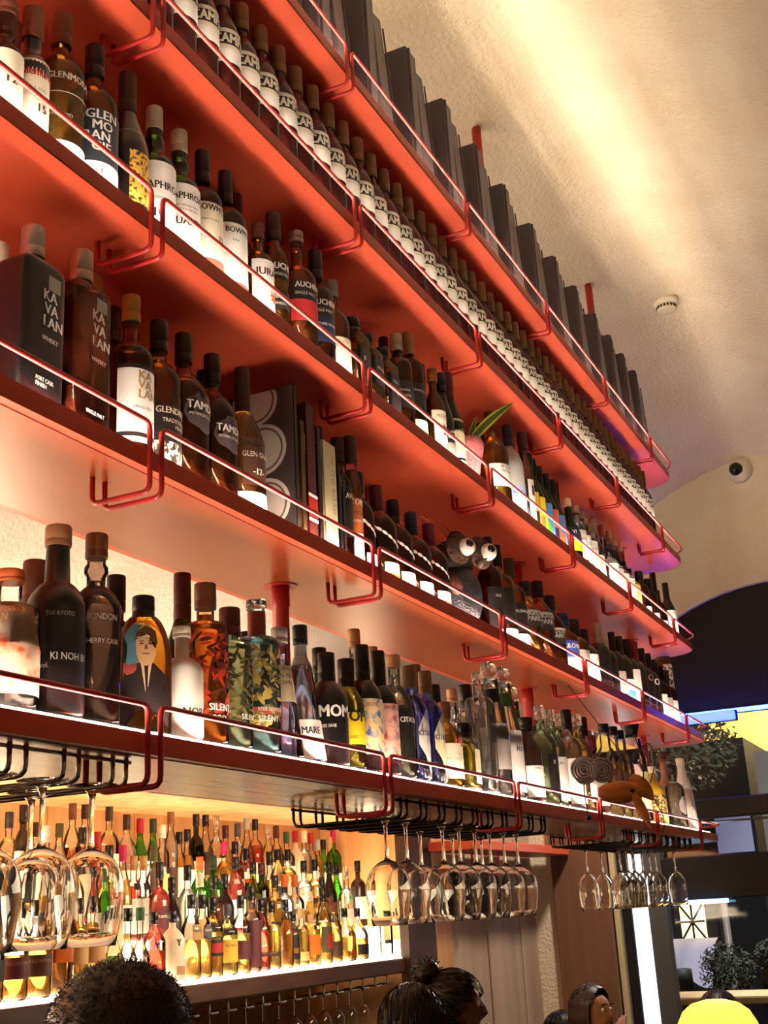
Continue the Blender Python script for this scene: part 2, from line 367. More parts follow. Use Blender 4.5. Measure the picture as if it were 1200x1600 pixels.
def make_bottle(x, y, z, H, R, shape, cap, body, fill, pats, txts, name, label, q=0, group=None, rz=0.):
    R = tuple(a/1000 for a in R) if isinstance(R, tuple) else R/1000
    ck, cf, cr = cap; cr = cr/1000; nr = max(.009, cr-.0028)
    sf = Surf(shape, R, H, min(nr, (min(R) if isinstance(R, tuple) else 2*R)*.4)); seg = 28 if z > 0 else 20
    root = thing(name, label, 'bottle', (x, y, z), rz, group)
    gm, lm = body_mats(body); mb = MB()
    ths = [2*math.pi*i/seg for i in range(seg)]
    def ring(r, zz, off=0.): return [Vector((*sf.sect(max(r, 1e-4), -t, off), zz)) for t in ths]
    ztop = H*(1-cf)+.004
    pr = [(r, zz) for r, zz in sf.P if zz < ztop]+[(sf.r(ztop), ztop)]
    mb.rings([ring(r, zz) for r, zz in pr], True, lm is None)
    mb.build('glass_body' if lm else 'bottle_body', gm, root)
    if lm and fill:
        zf = min(fill*H*.93, ztop-.004); i_ = .0017; lq = MB(); zb = .007
        lp = [(max(.002, sf.r(max(zz, .009))-i_), max(zz, zb)) for r, zz in sf.P[2:] if zb+.001 < zz < zf]
        lp = [(lp[0][0]*.9 if lp else sf.R*.85, zb)]+lp+[(max(.003, sf.r(zf)-i_), zf)]
        lq.rings([ring(r, zz) for r, zz in lp], True, True); lq.build('liquid', lm, root)
    cm = MB(); cap_mesh(cm, ck, max(cr, sf.nr+.0014) if ck not in ('ball', 'blkw') else cr, H*(1-cf), H); co = cm.build('cap' if ck not in ('ball', 'clrcap', 'cork', 'corkl') else 'stopper', capmat(ck), root)
    for i, p in enumerate(pats):
        z0, z1, key = p[0]*H, p[1]*H, p[2]; a0, a1 = (p[3], p[4]) if len(p) > 3 else ((85, -80) if not sf.rect else (48, -48))
        if z1 > H*(1-cf): z1 = H*(1-cf)-.002
        label_patch(sf, z0, z1, a0, a1, key, (.0028 if q == 4 else .0007)+.00018*i).build('label' if key not in ('badge', 'diam', 'diamy') else 'badge', label_mat(key), root)
    groups = {}
    for t, zf, h, col, a0 in txts: groups.setdefault(col, []).append((t, zf*H, h/1000, a0))
    for col, L_ in groups.items():
        tm = MB()
        for t, zz, h, a0 in L_: text_on(tm, sf, t, zz, h, a0, .0034 if q == 4 else .0016)
        tm.build('lettering', pc(col, .5), root)
    if q == 1:      # light glints painted as white spots round the shoulder
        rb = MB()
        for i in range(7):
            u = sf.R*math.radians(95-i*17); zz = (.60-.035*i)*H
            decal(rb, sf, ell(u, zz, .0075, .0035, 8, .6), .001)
        rb.build('painted_glints', pc('wht'), root)
    elif q == 2:    # portrait of a man in a dark suit, printed on the front
        pt = MB(); h = H
        def D(pts, mi, k): decal(pt, sf, [(-u, zz) for u, zz in pts], .0012+.00022*k, mi)
        D([(-.031, .40*h), (-.002, .40*h), (-.002, .77*h), (-.018, .78*h), (-.031, .70*h)], 1, 0); D([(-.031, .40*h), (-.002, .40*h), (-.002, .53*h), (-.031, .50*h)], 2, 1)
        D([(-.034, .06*h), (.034, .06*h), (.036, .30*h), (.030, .42*h), (.012, .50*h), (-.010, .50*h), (-.030, .43*h), (-.037, .30*h)], 0, 2)
        D([(-.007, .50*h), (.009, .50*h), (.004, .34*h), (0, .30*h)], 4, 3); D([(-.002, .48*h), (.004, .48*h), (.003, .32*h), (.0005, .30*h)], 0, 4)
        D(ell(.001, .625*h, .0155, .033), 3, 3); D([(-.0155, .66*h), (-.013, .72*h), (.0, .765*h), (.014, .73*h), (.0175, .65*h), (.014, .60*h), (.013, .69*h), (0, .72*h), (-.012, .69*h)], 5, 5)
        for sx in (-.006, .0065): D(ell(sx, .635*h, .0032, .0013, 8), 5, 5); D(ell(sx, .652*h, .0042, .0010, 8), 5, 5)
        D([(-.0008, .63*h), (.0022, .63*h), (.0032, .595*h), (-.0022, .595*h)], 6, 5); D(ell(.0005, .565*h, .006, .0013, 8), 6, 5)
        pt.build('printed_portrait', [pm('print_suit', '1a1516', .5), pm('print_blue', '4a7c8c', .5), pm('print_red', '94443c', .5), pm('print_skin', 'c49c6c', .5), pm('print_shirt', 'c9b08a', .5), pm('print_hair', '4a3420', .5), pm('print_shade', '7c5a38', .5)], root)
    elif q == 3:
        c = {'orgc': ('c23a1c', '5a1c14'), 'herb': ('3a3c24', '6c6a34'), 'aqua': ('b09a4a', '6c6434')}[body]; leaf_print(sf, *c, 150, root, int(x*1000))
    elif q == 4:
        rbm = MB()
        for k in range(26):
            th = 2*math.pi*k/26
            rbm.tube([(*sf.sect(sf.r(zz), th, .0004), zz) for zz in (.03*H, .3*H, .56*H, .62*H, .68*H, .73*H)], .0016, 5)
        rbm.build('ribbing', gm, root)
    return root
# ------------------------------------------------------------------ the room
FAC = 7.0          # x of the street front
YB = 2.98          # back wall
def vault(x, y):
    dy = abs(y-.86); dx = max(0., x-5.56)
    return 2.80-.17*dy-.30*dy*dy-.12*dx-.09*dx*dx-.030*max(0., 5.56-x)
mb = MB(); xs = [-2.5+i*.16 for i in range(50)]+[5.5, 5.56, 5.62]+[5.7+i*.1 for i in range(14)]; ys = [-3.4+i*.13 for i in range(32)]+[.80, .86, .92]+[1.0+i*.11 for i in range(19)]
xs = sorted(set(round(a, 3) for a in xs if a <= FAC)); ys = sorted(set(round(a, 3) for a in ys if a <= YB+.02))
vs = [(x, y, vault(x, y)) for x in xs for y in ys]; n = len(ys)
mb.add(vs, [(i*n+j, i*n+j+1, (i+1)*n+j+1, (i+1)*n+j) for i in range(len(xs)-1) for j in range(n-1)], 0, True)
vs2 = [(x, y, vault(x, y)+.08) for x in xs for y in ys]
mb.add(vs2, [(i*n+j, (i+1)*n+j, (i+1)*n+j+1, i*n+j+1) for i in range(len(xs)-1) for j in range(n-1)], 0, True)
tag(mb.build('ceiling', PLASTER), kind='structure')
FLOOR = noise_mat('dark_floor', '3c2f28', '4a3a30', (3, 3, 3), .5)
mb = MB(); mb.box((2.2, -.2, -E-.03), (9.6, 6.6, .06)); tag(mb.build('floor', FLOOR), kind='structure')
mb = MB(); mb.box((2.2, YB+.06, .5), (9.6, .1, 4.6)); tag(mb.build('wall_back', PLASTER), kind='structure')
# oak lining of the back bar, in upright boards
oak = thing('wall_panelling', None, None); tag(oak, kind='structure')
for i in range(21):
    x0 = .2+i*.253
    mb = MB(); mb.bbox((x0+.1255, YB-.012, .255-E/2), (.2505, .022, E+.49), .002); o = mb.build('panel', WOOD, oak)
mb = MB(); mb.box((5.51, 2.70, .255-E/2), (.02, .54, E+.49)); tag(mb.build('wall_niche_side', WOOD), kind='structure')
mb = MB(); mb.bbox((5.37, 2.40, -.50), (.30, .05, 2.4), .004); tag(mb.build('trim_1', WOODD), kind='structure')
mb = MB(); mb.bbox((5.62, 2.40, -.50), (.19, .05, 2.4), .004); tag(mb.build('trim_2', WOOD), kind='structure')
# corridor hung with beige cloth panels
cl = thing('wall_corridor', None, None); tag(cl, kind='structure')
for i in range(5):
    mb = MB(); mb.bbox((5.735+.125+i*.253, 2.405+(.012 if i % 2 else 0), -.35), (.25, .03, 2.75), .006); mb.build('cloth_panel', BEIGE, cl)
# street front: mullions, glass, black blinds
fr = thing('wall_street_front', None, None); tag(fr, kind='structure')
def arc(y0, z0, r, a0, a1, n): return [(y0+r*math.cos(a0+(a1-a0)*i/n), z0+r*math.sin(a0+(a1-a0)*i/n)) for i in range(n+1)]
def yz_prism(mb, poly, x0, x1, mi=0):
    m = len(poly); vs = [(x0, y, z) for y, z in poly]+[(x1, y, z) for y, z in poly]
    mb.add(vs, [tuple(range(m)), tuple(reversed(range(m, 2*m)))]+[(i, m+i, m+(i+1) % m, (i+1) % m) for i in range(m)], mi)
A0, AZ, AR = .80, .39, 1.30
mb = MB()      # plaster wall round the arched opening
for s0, s1 in zip(arc(A0, AZ, AR, 0, math.pi, 28), arc(A0, AZ, AR, 0, math.pi, 28)[1:]):
    yz_prism(mb, [s0, (s0[0], 2.9), (s1[0], 2.9), s1], FAC, FAC+.2)
yz_prism(mb, [(A0+AR, -E), (YB, -E), (YB, 2.9), (A0+AR, 2.9)], FAC, FAC+.2); yz_prism(mb, [(-3.5, -E), (A0-AR, -E), (A0-AR, 2.9), (-3.5, 2.9)], FAC, FAC+.2)
mb.build('plaster_surround', PLASTER, fr)
mb = MB(); yz_prism(mb, arc(A0, AZ, AR-.002, math.asin(.61/AR), math.pi-math.asin(.61/AR), 28), FAC+.03, FAC+.06); mb.build('arched_blackout_panel', pm('blackout', '15110f', .8), fr)
yL, yR = 1.64, -.45
for z0, z1, nm in ((.42, .525, 'transom'), (.0, .225, 'transom')):
    mb = MB(); mb.bbox((FAC+.05, (yL+yR)/2, (z0+z1)/2), (.1, yL-yR, z1-z0), .006); mb.build(nm, BLACK, fr)
mb = MB(); mb.bbox((FAC+.02, (yL+yR)/2, .4), (.02, yL-yR, .012), .003); mb.build('steel_rail', CHROME, fr)
for z0, z1 in ((.525, 1.0), (.225, .42), (-E, .0)):
    mb = MB(); mb.box((FAC+.09, (yL+yR)/2, (z0+z1)/2), (.008, yL-yR, z1-z0)); mb.build('pane', GLASS, fr)
for yc, w, m, nm in ((1.69, .10, pm('grey_frame', '4e4e4c', .4), 'frame_post'), (1.855, .05, BLACK, 'frame_post'), (.3, .07, BLACK, 'frame_post'), (1.92, .03, pm('cream_bead', 'cdbb8a', .5), 'bead')):
    mb = MB(); mb.bbox((FAC+.04, yc, -.5), (.08, w, 2.2 if w > .05 else 2.6), .004); mb.build(nm, m, fr)
mb = MB(); mb.bbox((FAC-.02, 2.10, -.3), (.04, .32, 2.6), .004); tag(mb.build('trim_3', WOODM), kind='structure')
t = thing('light_column', 'tall white lit strip between black and grey window frames', 'light', (FAC+.01, 1.785, -.58))
mb = MB(); mb.bbox((0, 0, 0), (.04, .085, 2.0), .01); mb.build('diffuser', emis('white_column', (.86, .93, 1.0), 1.6), t); mb = MB(); mb.box((.03, 0, 0), (.02, .1, 2.02)); mb.build('housing', BLACK, t)
t = thing('blue_light_strip', 'blue light strip along the top of the upper window pane', 'light', (FAC-.01, .9, .985)); mb = MB(); mb.bbox((0, 0, 0), (.02, 1.2, .022), .004); mb.build('diffuser', LEDB, t); mb = MB(); mb.box((.02, 0, 0), (.02, 1.22, .03)); mb.build('housing', BLACK, t)
t = thing('blue_light_box', 'blue glowing light box behind the shelf ends at the upper window pane', 'light', (FAC-.05, 1.37, .955)); mb = MB(); mb.bbox((0, 0, 0), (.03, .50, .05), .006); mb.build('diffuser', emis('blue_box', (.02, .06, 1.0), 7.0), t); mb = MB(); mb.bbox((.022, 0, 0), (.014, .52, .06), .004); mb.build('housing', BLACK, t)
t = thing('blue_light_strip', 'bright blue white tube glowing below the wide black transom', 'light', (FAC-.01, 1.44, -.012)); mb = MB(); mb.tube([(0, -.14, 0), (0, .16, 0)], .011, 10); mb.build('tube', emis('cold_tube', (.25, .62, 1.0), 7.0), t); mb = MB(); mb.box((.02, .01, .012), (.02, .34, .02)); mb.build('housing', BLACK, t)

# ------------------------------------------------------------------ the street behind the glass
ASPH = noise_mat('asphalt', '3d3f4a', '565a66', (4, 4, 4), .8)
mb = MB(); mb.box((16, 2, -E-.08), (18.3, 26, .1)); tag(mb.build('street', ASPH), kind='structure')
bl = thing('apartment_building', 'tall ochre street building lit by yellow lamps behind the trees', 'building', (18.5, 1.0, -E))
mb = MB(); mb.box((0, 0, 4), (1.0, 16, 8)); mb.build('facade', noise_mat('ochre_render', '8c7440', 'c4a658', (.9, .9, .9), .9), bl)
for k in range(6):
    for f in range(2):
        mb = MB(); mb.box((-.52, -5+k*2.1, 1.6+f*4.6), (.06, 1.0, 1.5)); o = mb.build('window', pm('shop_window', '1d2027', .2), bl)
        mb = MB(); mb.box((-.56, -5+k*2.1, 1.6+f*4.6), (.03, .05, 1.5)); mb.box((-.56, -5+k*2.1, 1.6+f*4.6), (.03, 1.0, .05)); mb.build('mullion', BLACK, o)
bl = thing('corner_building', 'grey rendered building at the corner of the street', 'building', (15.5, .55, -E))
mb = MB(); mb.box((0, 0, 1.65), (2.0, 3.3, 3.3)); mb.build('facade', noise_mat('grey_render', '98948a', 'b0aca2', (1, 1, 1), .9), bl)
mb = MB(); mb.box((-1.02, 1.1, 2.75), (.05, .3, .45)); mb.build('window', pm('shop_window', '1d2027', .2), bl)
bl = thing('dark_building', 'dark low building with one glowing blue reflection patch behind the street tree', 'building', (16.5, 4.5, -E))
mb = MB(); mb.box((0, 0, 1.8), (2.0, 4.1, 3.6)); mb.build('facade', noise_mat('dark_render', '1c1d22', '282a30', (1, 1, 1), .9), bl)
mb = MB(); mb.box((-1.02, -1.80, 2.47), (.05, .42, .42)); mb.build('window', emis('blue_reflection', (.10, .13, .42), .4), bl)  # pane reflection put in as a glowing blue patch
t = thing('street_kiosk', 'dark street kiosk with a warm lit window of crossed black bars', 'kiosk', (13.0, 2.79, -.205)); mb = MB(); mb.bbox((.33, .1, .205-E/2+.05), (.6, .7, E+.1), .02); mb.build('kiosk_body', BLACK, t); mb = MB(); mb.box((.005, 0, 0), (.05, .24, .34)); mb.build('lit_glass', emis('shop_light', (1, .80, .42), 1.3), t)
mb = MB()
for a, b_ in (((-.12, -.17), (.12, .17)), ((-.12, .17), (.12, -.17)), ((0, -.17), (0, .17)), ((-.12, 0), (.12, 0))): mb.tube([(-.035, a[0], a[1]), (-.035, b_[0], b_[1])], .010, 6)
mb.build('bars', BLACK, t)
def foliage(mb, c, r, n, leaf, rnd, mi=0):
    for _ in range(n):
        d = Vector((rnd.gauss(0, 1), rnd.gauss(0, 1), rnd.gauss(0, 1))).normalized()*(rnd.random()**.4); p = Vector((c[0]+d.x*r[0], c[1]+d.y*r[1], c[2]+d.z*r[2]))
        a = Vector((rnd.uniform(-1, 1), rnd.uniform(-1, 1), rnd.uniform(-1, 1))).normalized(); b = a.orthogonal().normalized(); l = leaf*rnd.uniform(.6, 1.3)
        mb.add([p-a*l, p-b*l*.4, p+a*l, p+b*l*.4], [(0, 1, 2, 3)], mi)
LEAF = noise_mat('night_leaves', '20261a', '3a422c', (8, 8, 8), .7)
for (x, y, z, r, lb) in ((12.0, 2.40, 1.42, .46, 'dark leafy street tree filling the upper window pane'),):
    t = thing('street_tree', lb, 'tree', (x, y, -E)); rnd = random.Random(int(x*9)); mb = MB(); foliage(mb, (0, 0, E+z), (r, r, r*.95), 1500, .045, rnd); tag(mb.build('crown', LEAF, t), kind='stuff')
    mb = MB(); mb.tube([(0, .66, 0), (.02, .60, 1.6), (0, .05, E+z)], .04, 8, taper=(1, .5)); mb.build('trunk', WOODD, t)
POT = pm('pot_black', '24211f', .6)
def pot(mb, r, h): mb.lathe([(r*.8, 0), (r, h*.9), (r*1.06, h*.9), (r*1.06, h), (r*.92, h), (r*.9, h*.9)], 18, cap0=True, cap1=True)
for x, y, r, h, fr_, lb in ((10.3, 2.36, .085, 1.24, 0, 'tall black planter without leaves, left of the bush'), (10.6, 2.05, .13, 1.05, .21, 'bushy shrub in a black planter beyond the window'), (10.4, 1.66, .09, 1.22, .12, 'tall black planter with a small plant by the frame edge')):
    t = thing('potted_shrub', lb, 'plant', (x, y, -E+.0)); mb = MB(); pot(mb, r, h); mb.build('planter', POT, t)
    if fr_: mb = MB(); foliage(mb, (0, 0, h+fr_*.75), (fr_*1.1, fr_*1.1, fr_), 900, .024, random.Random(5)); tag(mb.build('foliage', LEAF, t), kind='stuff')
t = thing('street_sheet', 'pale plastic sheet draped over a frame outside the window', 'sheet', (11.2, 2.47, -E)); mb = MB()
g = [(y/8*.44-.22, k/4) for y in range(9) for k in range(5)]
mb.add([(.25-.5*k+.05*math.sin(9*y), y, 1.43-.26*k*k*(1-1.6*y)-.05*abs(math.sin(12*y))*k) for y, k in g], [(i*5+j, i*5+j+1, (i+1)*5+j+1, (i+1)*5+j) for i in range(8) for j in range(4)], 0, True); mb.build('sheet', pm('plastic_sheet', 'a9a6b4', .35), t)
mb = MB()
for yy in (-.2, .2): mb.tube([(.24, yy, 0), (.24, yy, 1.40)], .015, 6)
mb.build('frame', CHROME, t)
t = thing('sign_pole', 'pale slanting metal pole standing outside the window', 'pole', (11.6, 2.2, -E)); mb = MB(); mb.tube([(0, 0, 0), (0, 0, 1.8)], .03, 8); mb.build('post', pm('pale_metal', '8d8478', .4), t); mb = MB(); mb.lathe([(.06, 0), (.06, .02), (.025, .03)], 10, cap0=True, cap1=True); mb.build('foot', BLACK, t)
t = thing('round_street_light', 'small round white lamp low in the street', 'lamp', (12.0, 2.85, -.28)); mb = MB(); mb.sphere((0, 0, 0), .04); mb.build('globe', emis('globe', (1, .9, .7), 5), t); mb = MB(); mb.tube([(0, 0, -.04), (0, 0, -E+.28)], .015, 6); mb.build('post', BLACK, t)
mb = MB(); mb.bbox((9.2, .9, -.65), (.6, 2.7, .05), .01); mb.box((9.2, 1.9, -1.21), (.1, .1, 1.07)); mb.box((9.2, -.2, -1.21), (.1, .1, 1.07)); tag(mb.build('terrace_table', noise_mat('tan_board', 'a08050', 'bb9a68', (2, 9, 9), .6)), 'long tan wooden ledge outside below the shrubs', 'table')

# ------------------------------------------------------------------ hanging shelves
ZB = {1: 1.835, 2: 1.43, 3: 1.035, 4: .64, 5: .227}
TH = .020; XA, XE, Y0, Y1 = .25, 5.455, 1.0, 1.30
HOOKS = [.665, 1.378, 2.117, 2.84, 3.552, 4.247, 4.95]
def outline(off=0.):
    r1, r2_ = .13-off, .12-off
    p = [(XA, Y0+off), (XE-.13, Y0+off)]
    p += [(XE-.13+r1*math.sin(a), Y0+.13-r1*math.cos(a)) for a in (math.pi/2*i/8 for i in range(1, 9))]
    p += [(XE-.12+r2_*math.cos(a), Y1-.12+r2_*math.sin(a)) for a in (math.pi/2*i/8 for i in range(0, 9))]
    return p+[(XA, Y1-off)]
ORD = {1: 'topmost red shelf carrying the dark gift boxes', 2: 'second red shelf from the top with the row of red aperitif bottles', 3: 'middle red shelf with whisky bottles, vase and clear bottles', 4: 'fourth red shelf from the top with books and the bird ornament', 5: 'lowest red shelf with gin bottles above the hanging wine glasses'}
for k in range(1, 6):
    zb = ZB[k]; t = thing('shelf', ORD[k], 'shelf', (0, 0, zb), 0, 'red shelves of the hanging unit')
    mb = MB(); mb.prism(outline(.003), 0, TH); mb.build('board', RED, t)
    if k > 3: mb = MB(); mb.prism(outline(.02), -.0012, -.0002); mb.build('soffit', OAKG if k == 5 else LACQ, t)
    if 1 < k < 5: mb = MB(); mb.box(((XA+4.97)/2, 1.296, (TH+ZB[k-1]-zb)/2), (4.97-XA, .006, ZB[k-1]-zb-TH-.001)); mb.build('back_panel', RED, t)
    mb = MB(); o1, o2 = outline(0), outline(.0035)
    o1 = o1[:-1]; o2 = o2[:-1]; m_ = len(o1); lipz = .0275
    vs = [(x, y, 0) for x, y in o1]+[(x, y, lipz) for x, y in o1]+[(x, y, lipz) for x, y in o2]+[(x, y, TH) for x, y in o2]
    fs = []
    for i in range(m_-1):
        for a, b_ in ((0, 1), (1, 2), (2, 3)): fs.append((a*m_+i, a*m_+i+1, b_*m_+i+1, b_*m_+i))
    mb.add(vs, fs, 0, False); mb.build('lip', RED, t)
    led = MB(); glow = MB(); xx = XA
    while xx < XE-.20:
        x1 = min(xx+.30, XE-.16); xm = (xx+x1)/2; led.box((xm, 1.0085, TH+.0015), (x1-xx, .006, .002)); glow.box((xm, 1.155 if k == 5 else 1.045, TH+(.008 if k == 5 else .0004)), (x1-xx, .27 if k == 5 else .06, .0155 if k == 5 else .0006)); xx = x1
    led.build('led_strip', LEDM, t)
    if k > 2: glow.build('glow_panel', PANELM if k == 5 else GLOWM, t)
    zr = -.043; zt_ = .0275+.036; yo = .9895
    for a, b_ in zip(HOOKS, HOOKS[1:]):
        mb = MB(); p0, p1 = a+.0145, b_-.0145
        mb.tube([(p0, 1.092, 0), (p0, 1.092, zr), (p0, yo, zr), (p0, yo, zt_), (p1, yo, zt_), (p1, yo, zr), (p1, 1.092, zr), (p1, 1.092, 0)], .0042, 8, corner=.013); mb.build('rail', REDM, t)
    mb = MB(); p0 = HOOKS[-1]+.0145; cx, cy, rr = XE-.13, Y0+.13, .13-yo+1.0-.0
    ar = [(cx+(.13+.0105)*math.sin(a), cy-(.13+.0105)*math.cos(a), zt_) for a in (math.pi/2*i/9 for i in range(10))]
    mb.tube([(p0, 1.092, 0), (p0, 1.092, zr), (p0, yo, zr), (p0, yo, zr+.02), (p0, yo, zt_-.012), (p0+.012, yo, zt_)]+ar+[(XE+.0105, 1.18, zt_), (XE+.0105, 1.195, zt_-.01), (XE+.0105, 1.20, .004)], .0042, 8); mb.build('rail', REDM, t)
    mb = MB(); p1 = HOOKS[0]-.0145; mb.tube([(XA+.01, yo, zt_), (p1, yo, zt_), (p1, yo, zr), (p1, 1.092, zr), (p1, 1.092, 0)], .0042, 8, corner=.013); mb.build('rail', REDM, t)
# posts between the shelves and up to the vault
for i, px in enumerate((.60, 2.065, 3.56, 4.97)):
    t = thing('support_post', ['round red post at the near end of the shelves', 'round red post with a flange rising behind the pale blue gin bottle', 'red post reaching the ceiling halfway along the top shelf', 'red post reaching the ceiling near the far end of the shelves'][i], 'post', (px, 1.18, 0), 0, 'red posts carrying the shelves')
    segs = [(ZB[k]+TH+.0005, ZB[k-1]-.0005) for k in (5, 4, 3, 2)]+[(ZB[1]+TH+.0005, vault(px, 1.18)-.003)]
    for a, b_ in segs:
        mb = MB(); mb.lathe([(.0165, a), (.0165, b_-.045), (.0185, b_-.043), (.0185, b_)] if b_ < 2 else [(.0165, a), (.0165, b_)], 16, cap0=True, cap1=True); mb.build('tube', REDM, t)
        mb = MB(); mb.lathe([(.034, b_-.0025), (.034, b_)], 20, cap0=True, cap1=True) if b_ < 2 else None
        if b_ < 2: mb.build('flange', REDM, t)
# short red shelf on the far wall, seen end-on under the lowest shelf
t = thing('wall_shelf', 'short red shelf on the corridor wall beyond the hanging glasses', 'shelf', (6.2, 2.25, .30)); mb = MB(); mb.bbox((0, 0, 0), (1.5, .22, .045), .004); mb.build('board', RED, t)
mb = MB(); mb.tube([(-.35, .05, -.02), (-.35, .05, -.1), (-.35, -.09, -.1), (-.35, -.09, -.02)], .005, 6, corner=.015); mb.build('hook', REDM, t)

# ------------------------------------------------------------------ gift boxes on the top shelf
BOXM = noise_mat('dark_card', '544c4c', '625a58', (30, 30, 30), .55); BOXD = pm('dark_card_shaded', '2b2224', .5)  # lit front and shaded side of the boxes put into the card colours
CARD = noise_mat('printed_card', 'c9bc9c', 'a39778', (20, 20, 240), .6, fac=(.5, .56))
zs = ZB[1]+TH
def upright(x):
    t = thing('gift_box', 'tall dark grey gift box standing upright with a grooved edge on the top shelf', 'box', (x, 1.062, zs), 0, 'upright gift boxes on the top shelf')
    mb = MB(); mb.bbox((0, .002, .195), (.060, .070, .386), .002); mb.build('case', [BOXM], t)
    mb = MB(); mb.bbox((-.023, -.0355, .195), (.006, .008, .380), .0015); mb.bbox((-.033, 0, .195), (.008, .066, .380), .0015); mb.build('spine', BOXD, t)  # side cover in darker card, shade put into its colour
    mb = MB(); mb.bbox((-.012, -.037, .02), (.01, .004, .012), .001); mb.build('clasp', pm('clasp', 'c9c4bc', .3, .7), t); return t
def leaning(x):
    t = thing('gift_box', 'tall dark grey gift box leaning against its upright neighbour on the top shelf', 'box', (x, 1.068, zs), 0, 'leaning gift boxes on the top shelf')
    rot = Matrix.Rotation(-.165, 3, 'Y'); mb = MB(); c_ = rot @ Vector((0, 0, .186)); mb.bbox((c_.x, .008, .1905), (.052, .07, .365), .002, 0, rot); mb.build('case', BOXM, t)
    mb = MB(); mb.box((-.062, -.010, .066), (.052, .004, .125), 0); mb.build('printed_card', CARD, t)
    mb = MB(); mb.box((-.054, .022, .18), (.10, .004, .355)); mb.build('gap_shade_panel', BOXD, t)  # dark sheet added to shade the gap between the boxes
    mb = MB(); mb.bbox((c_.x+.03, -.0295, .19), (.004, .004, .33), .001, 0, rot); mb.build('edge_strip', BOXD, t); return t
u0, l0 = upright(1.08), leaning(1.215)
gx = [1.33, 1.58, 1.83, 2.08, 2.33, 2.60, 2.855, 3.105, 3.355, 3.63, 3.885, 4.14, 4.40, 4.625, 4.83, 5.03]
for x in gx:
    dup(u0, (x, 1.062, zs))
    dup(l0, (x+.135, 1.068, zs))
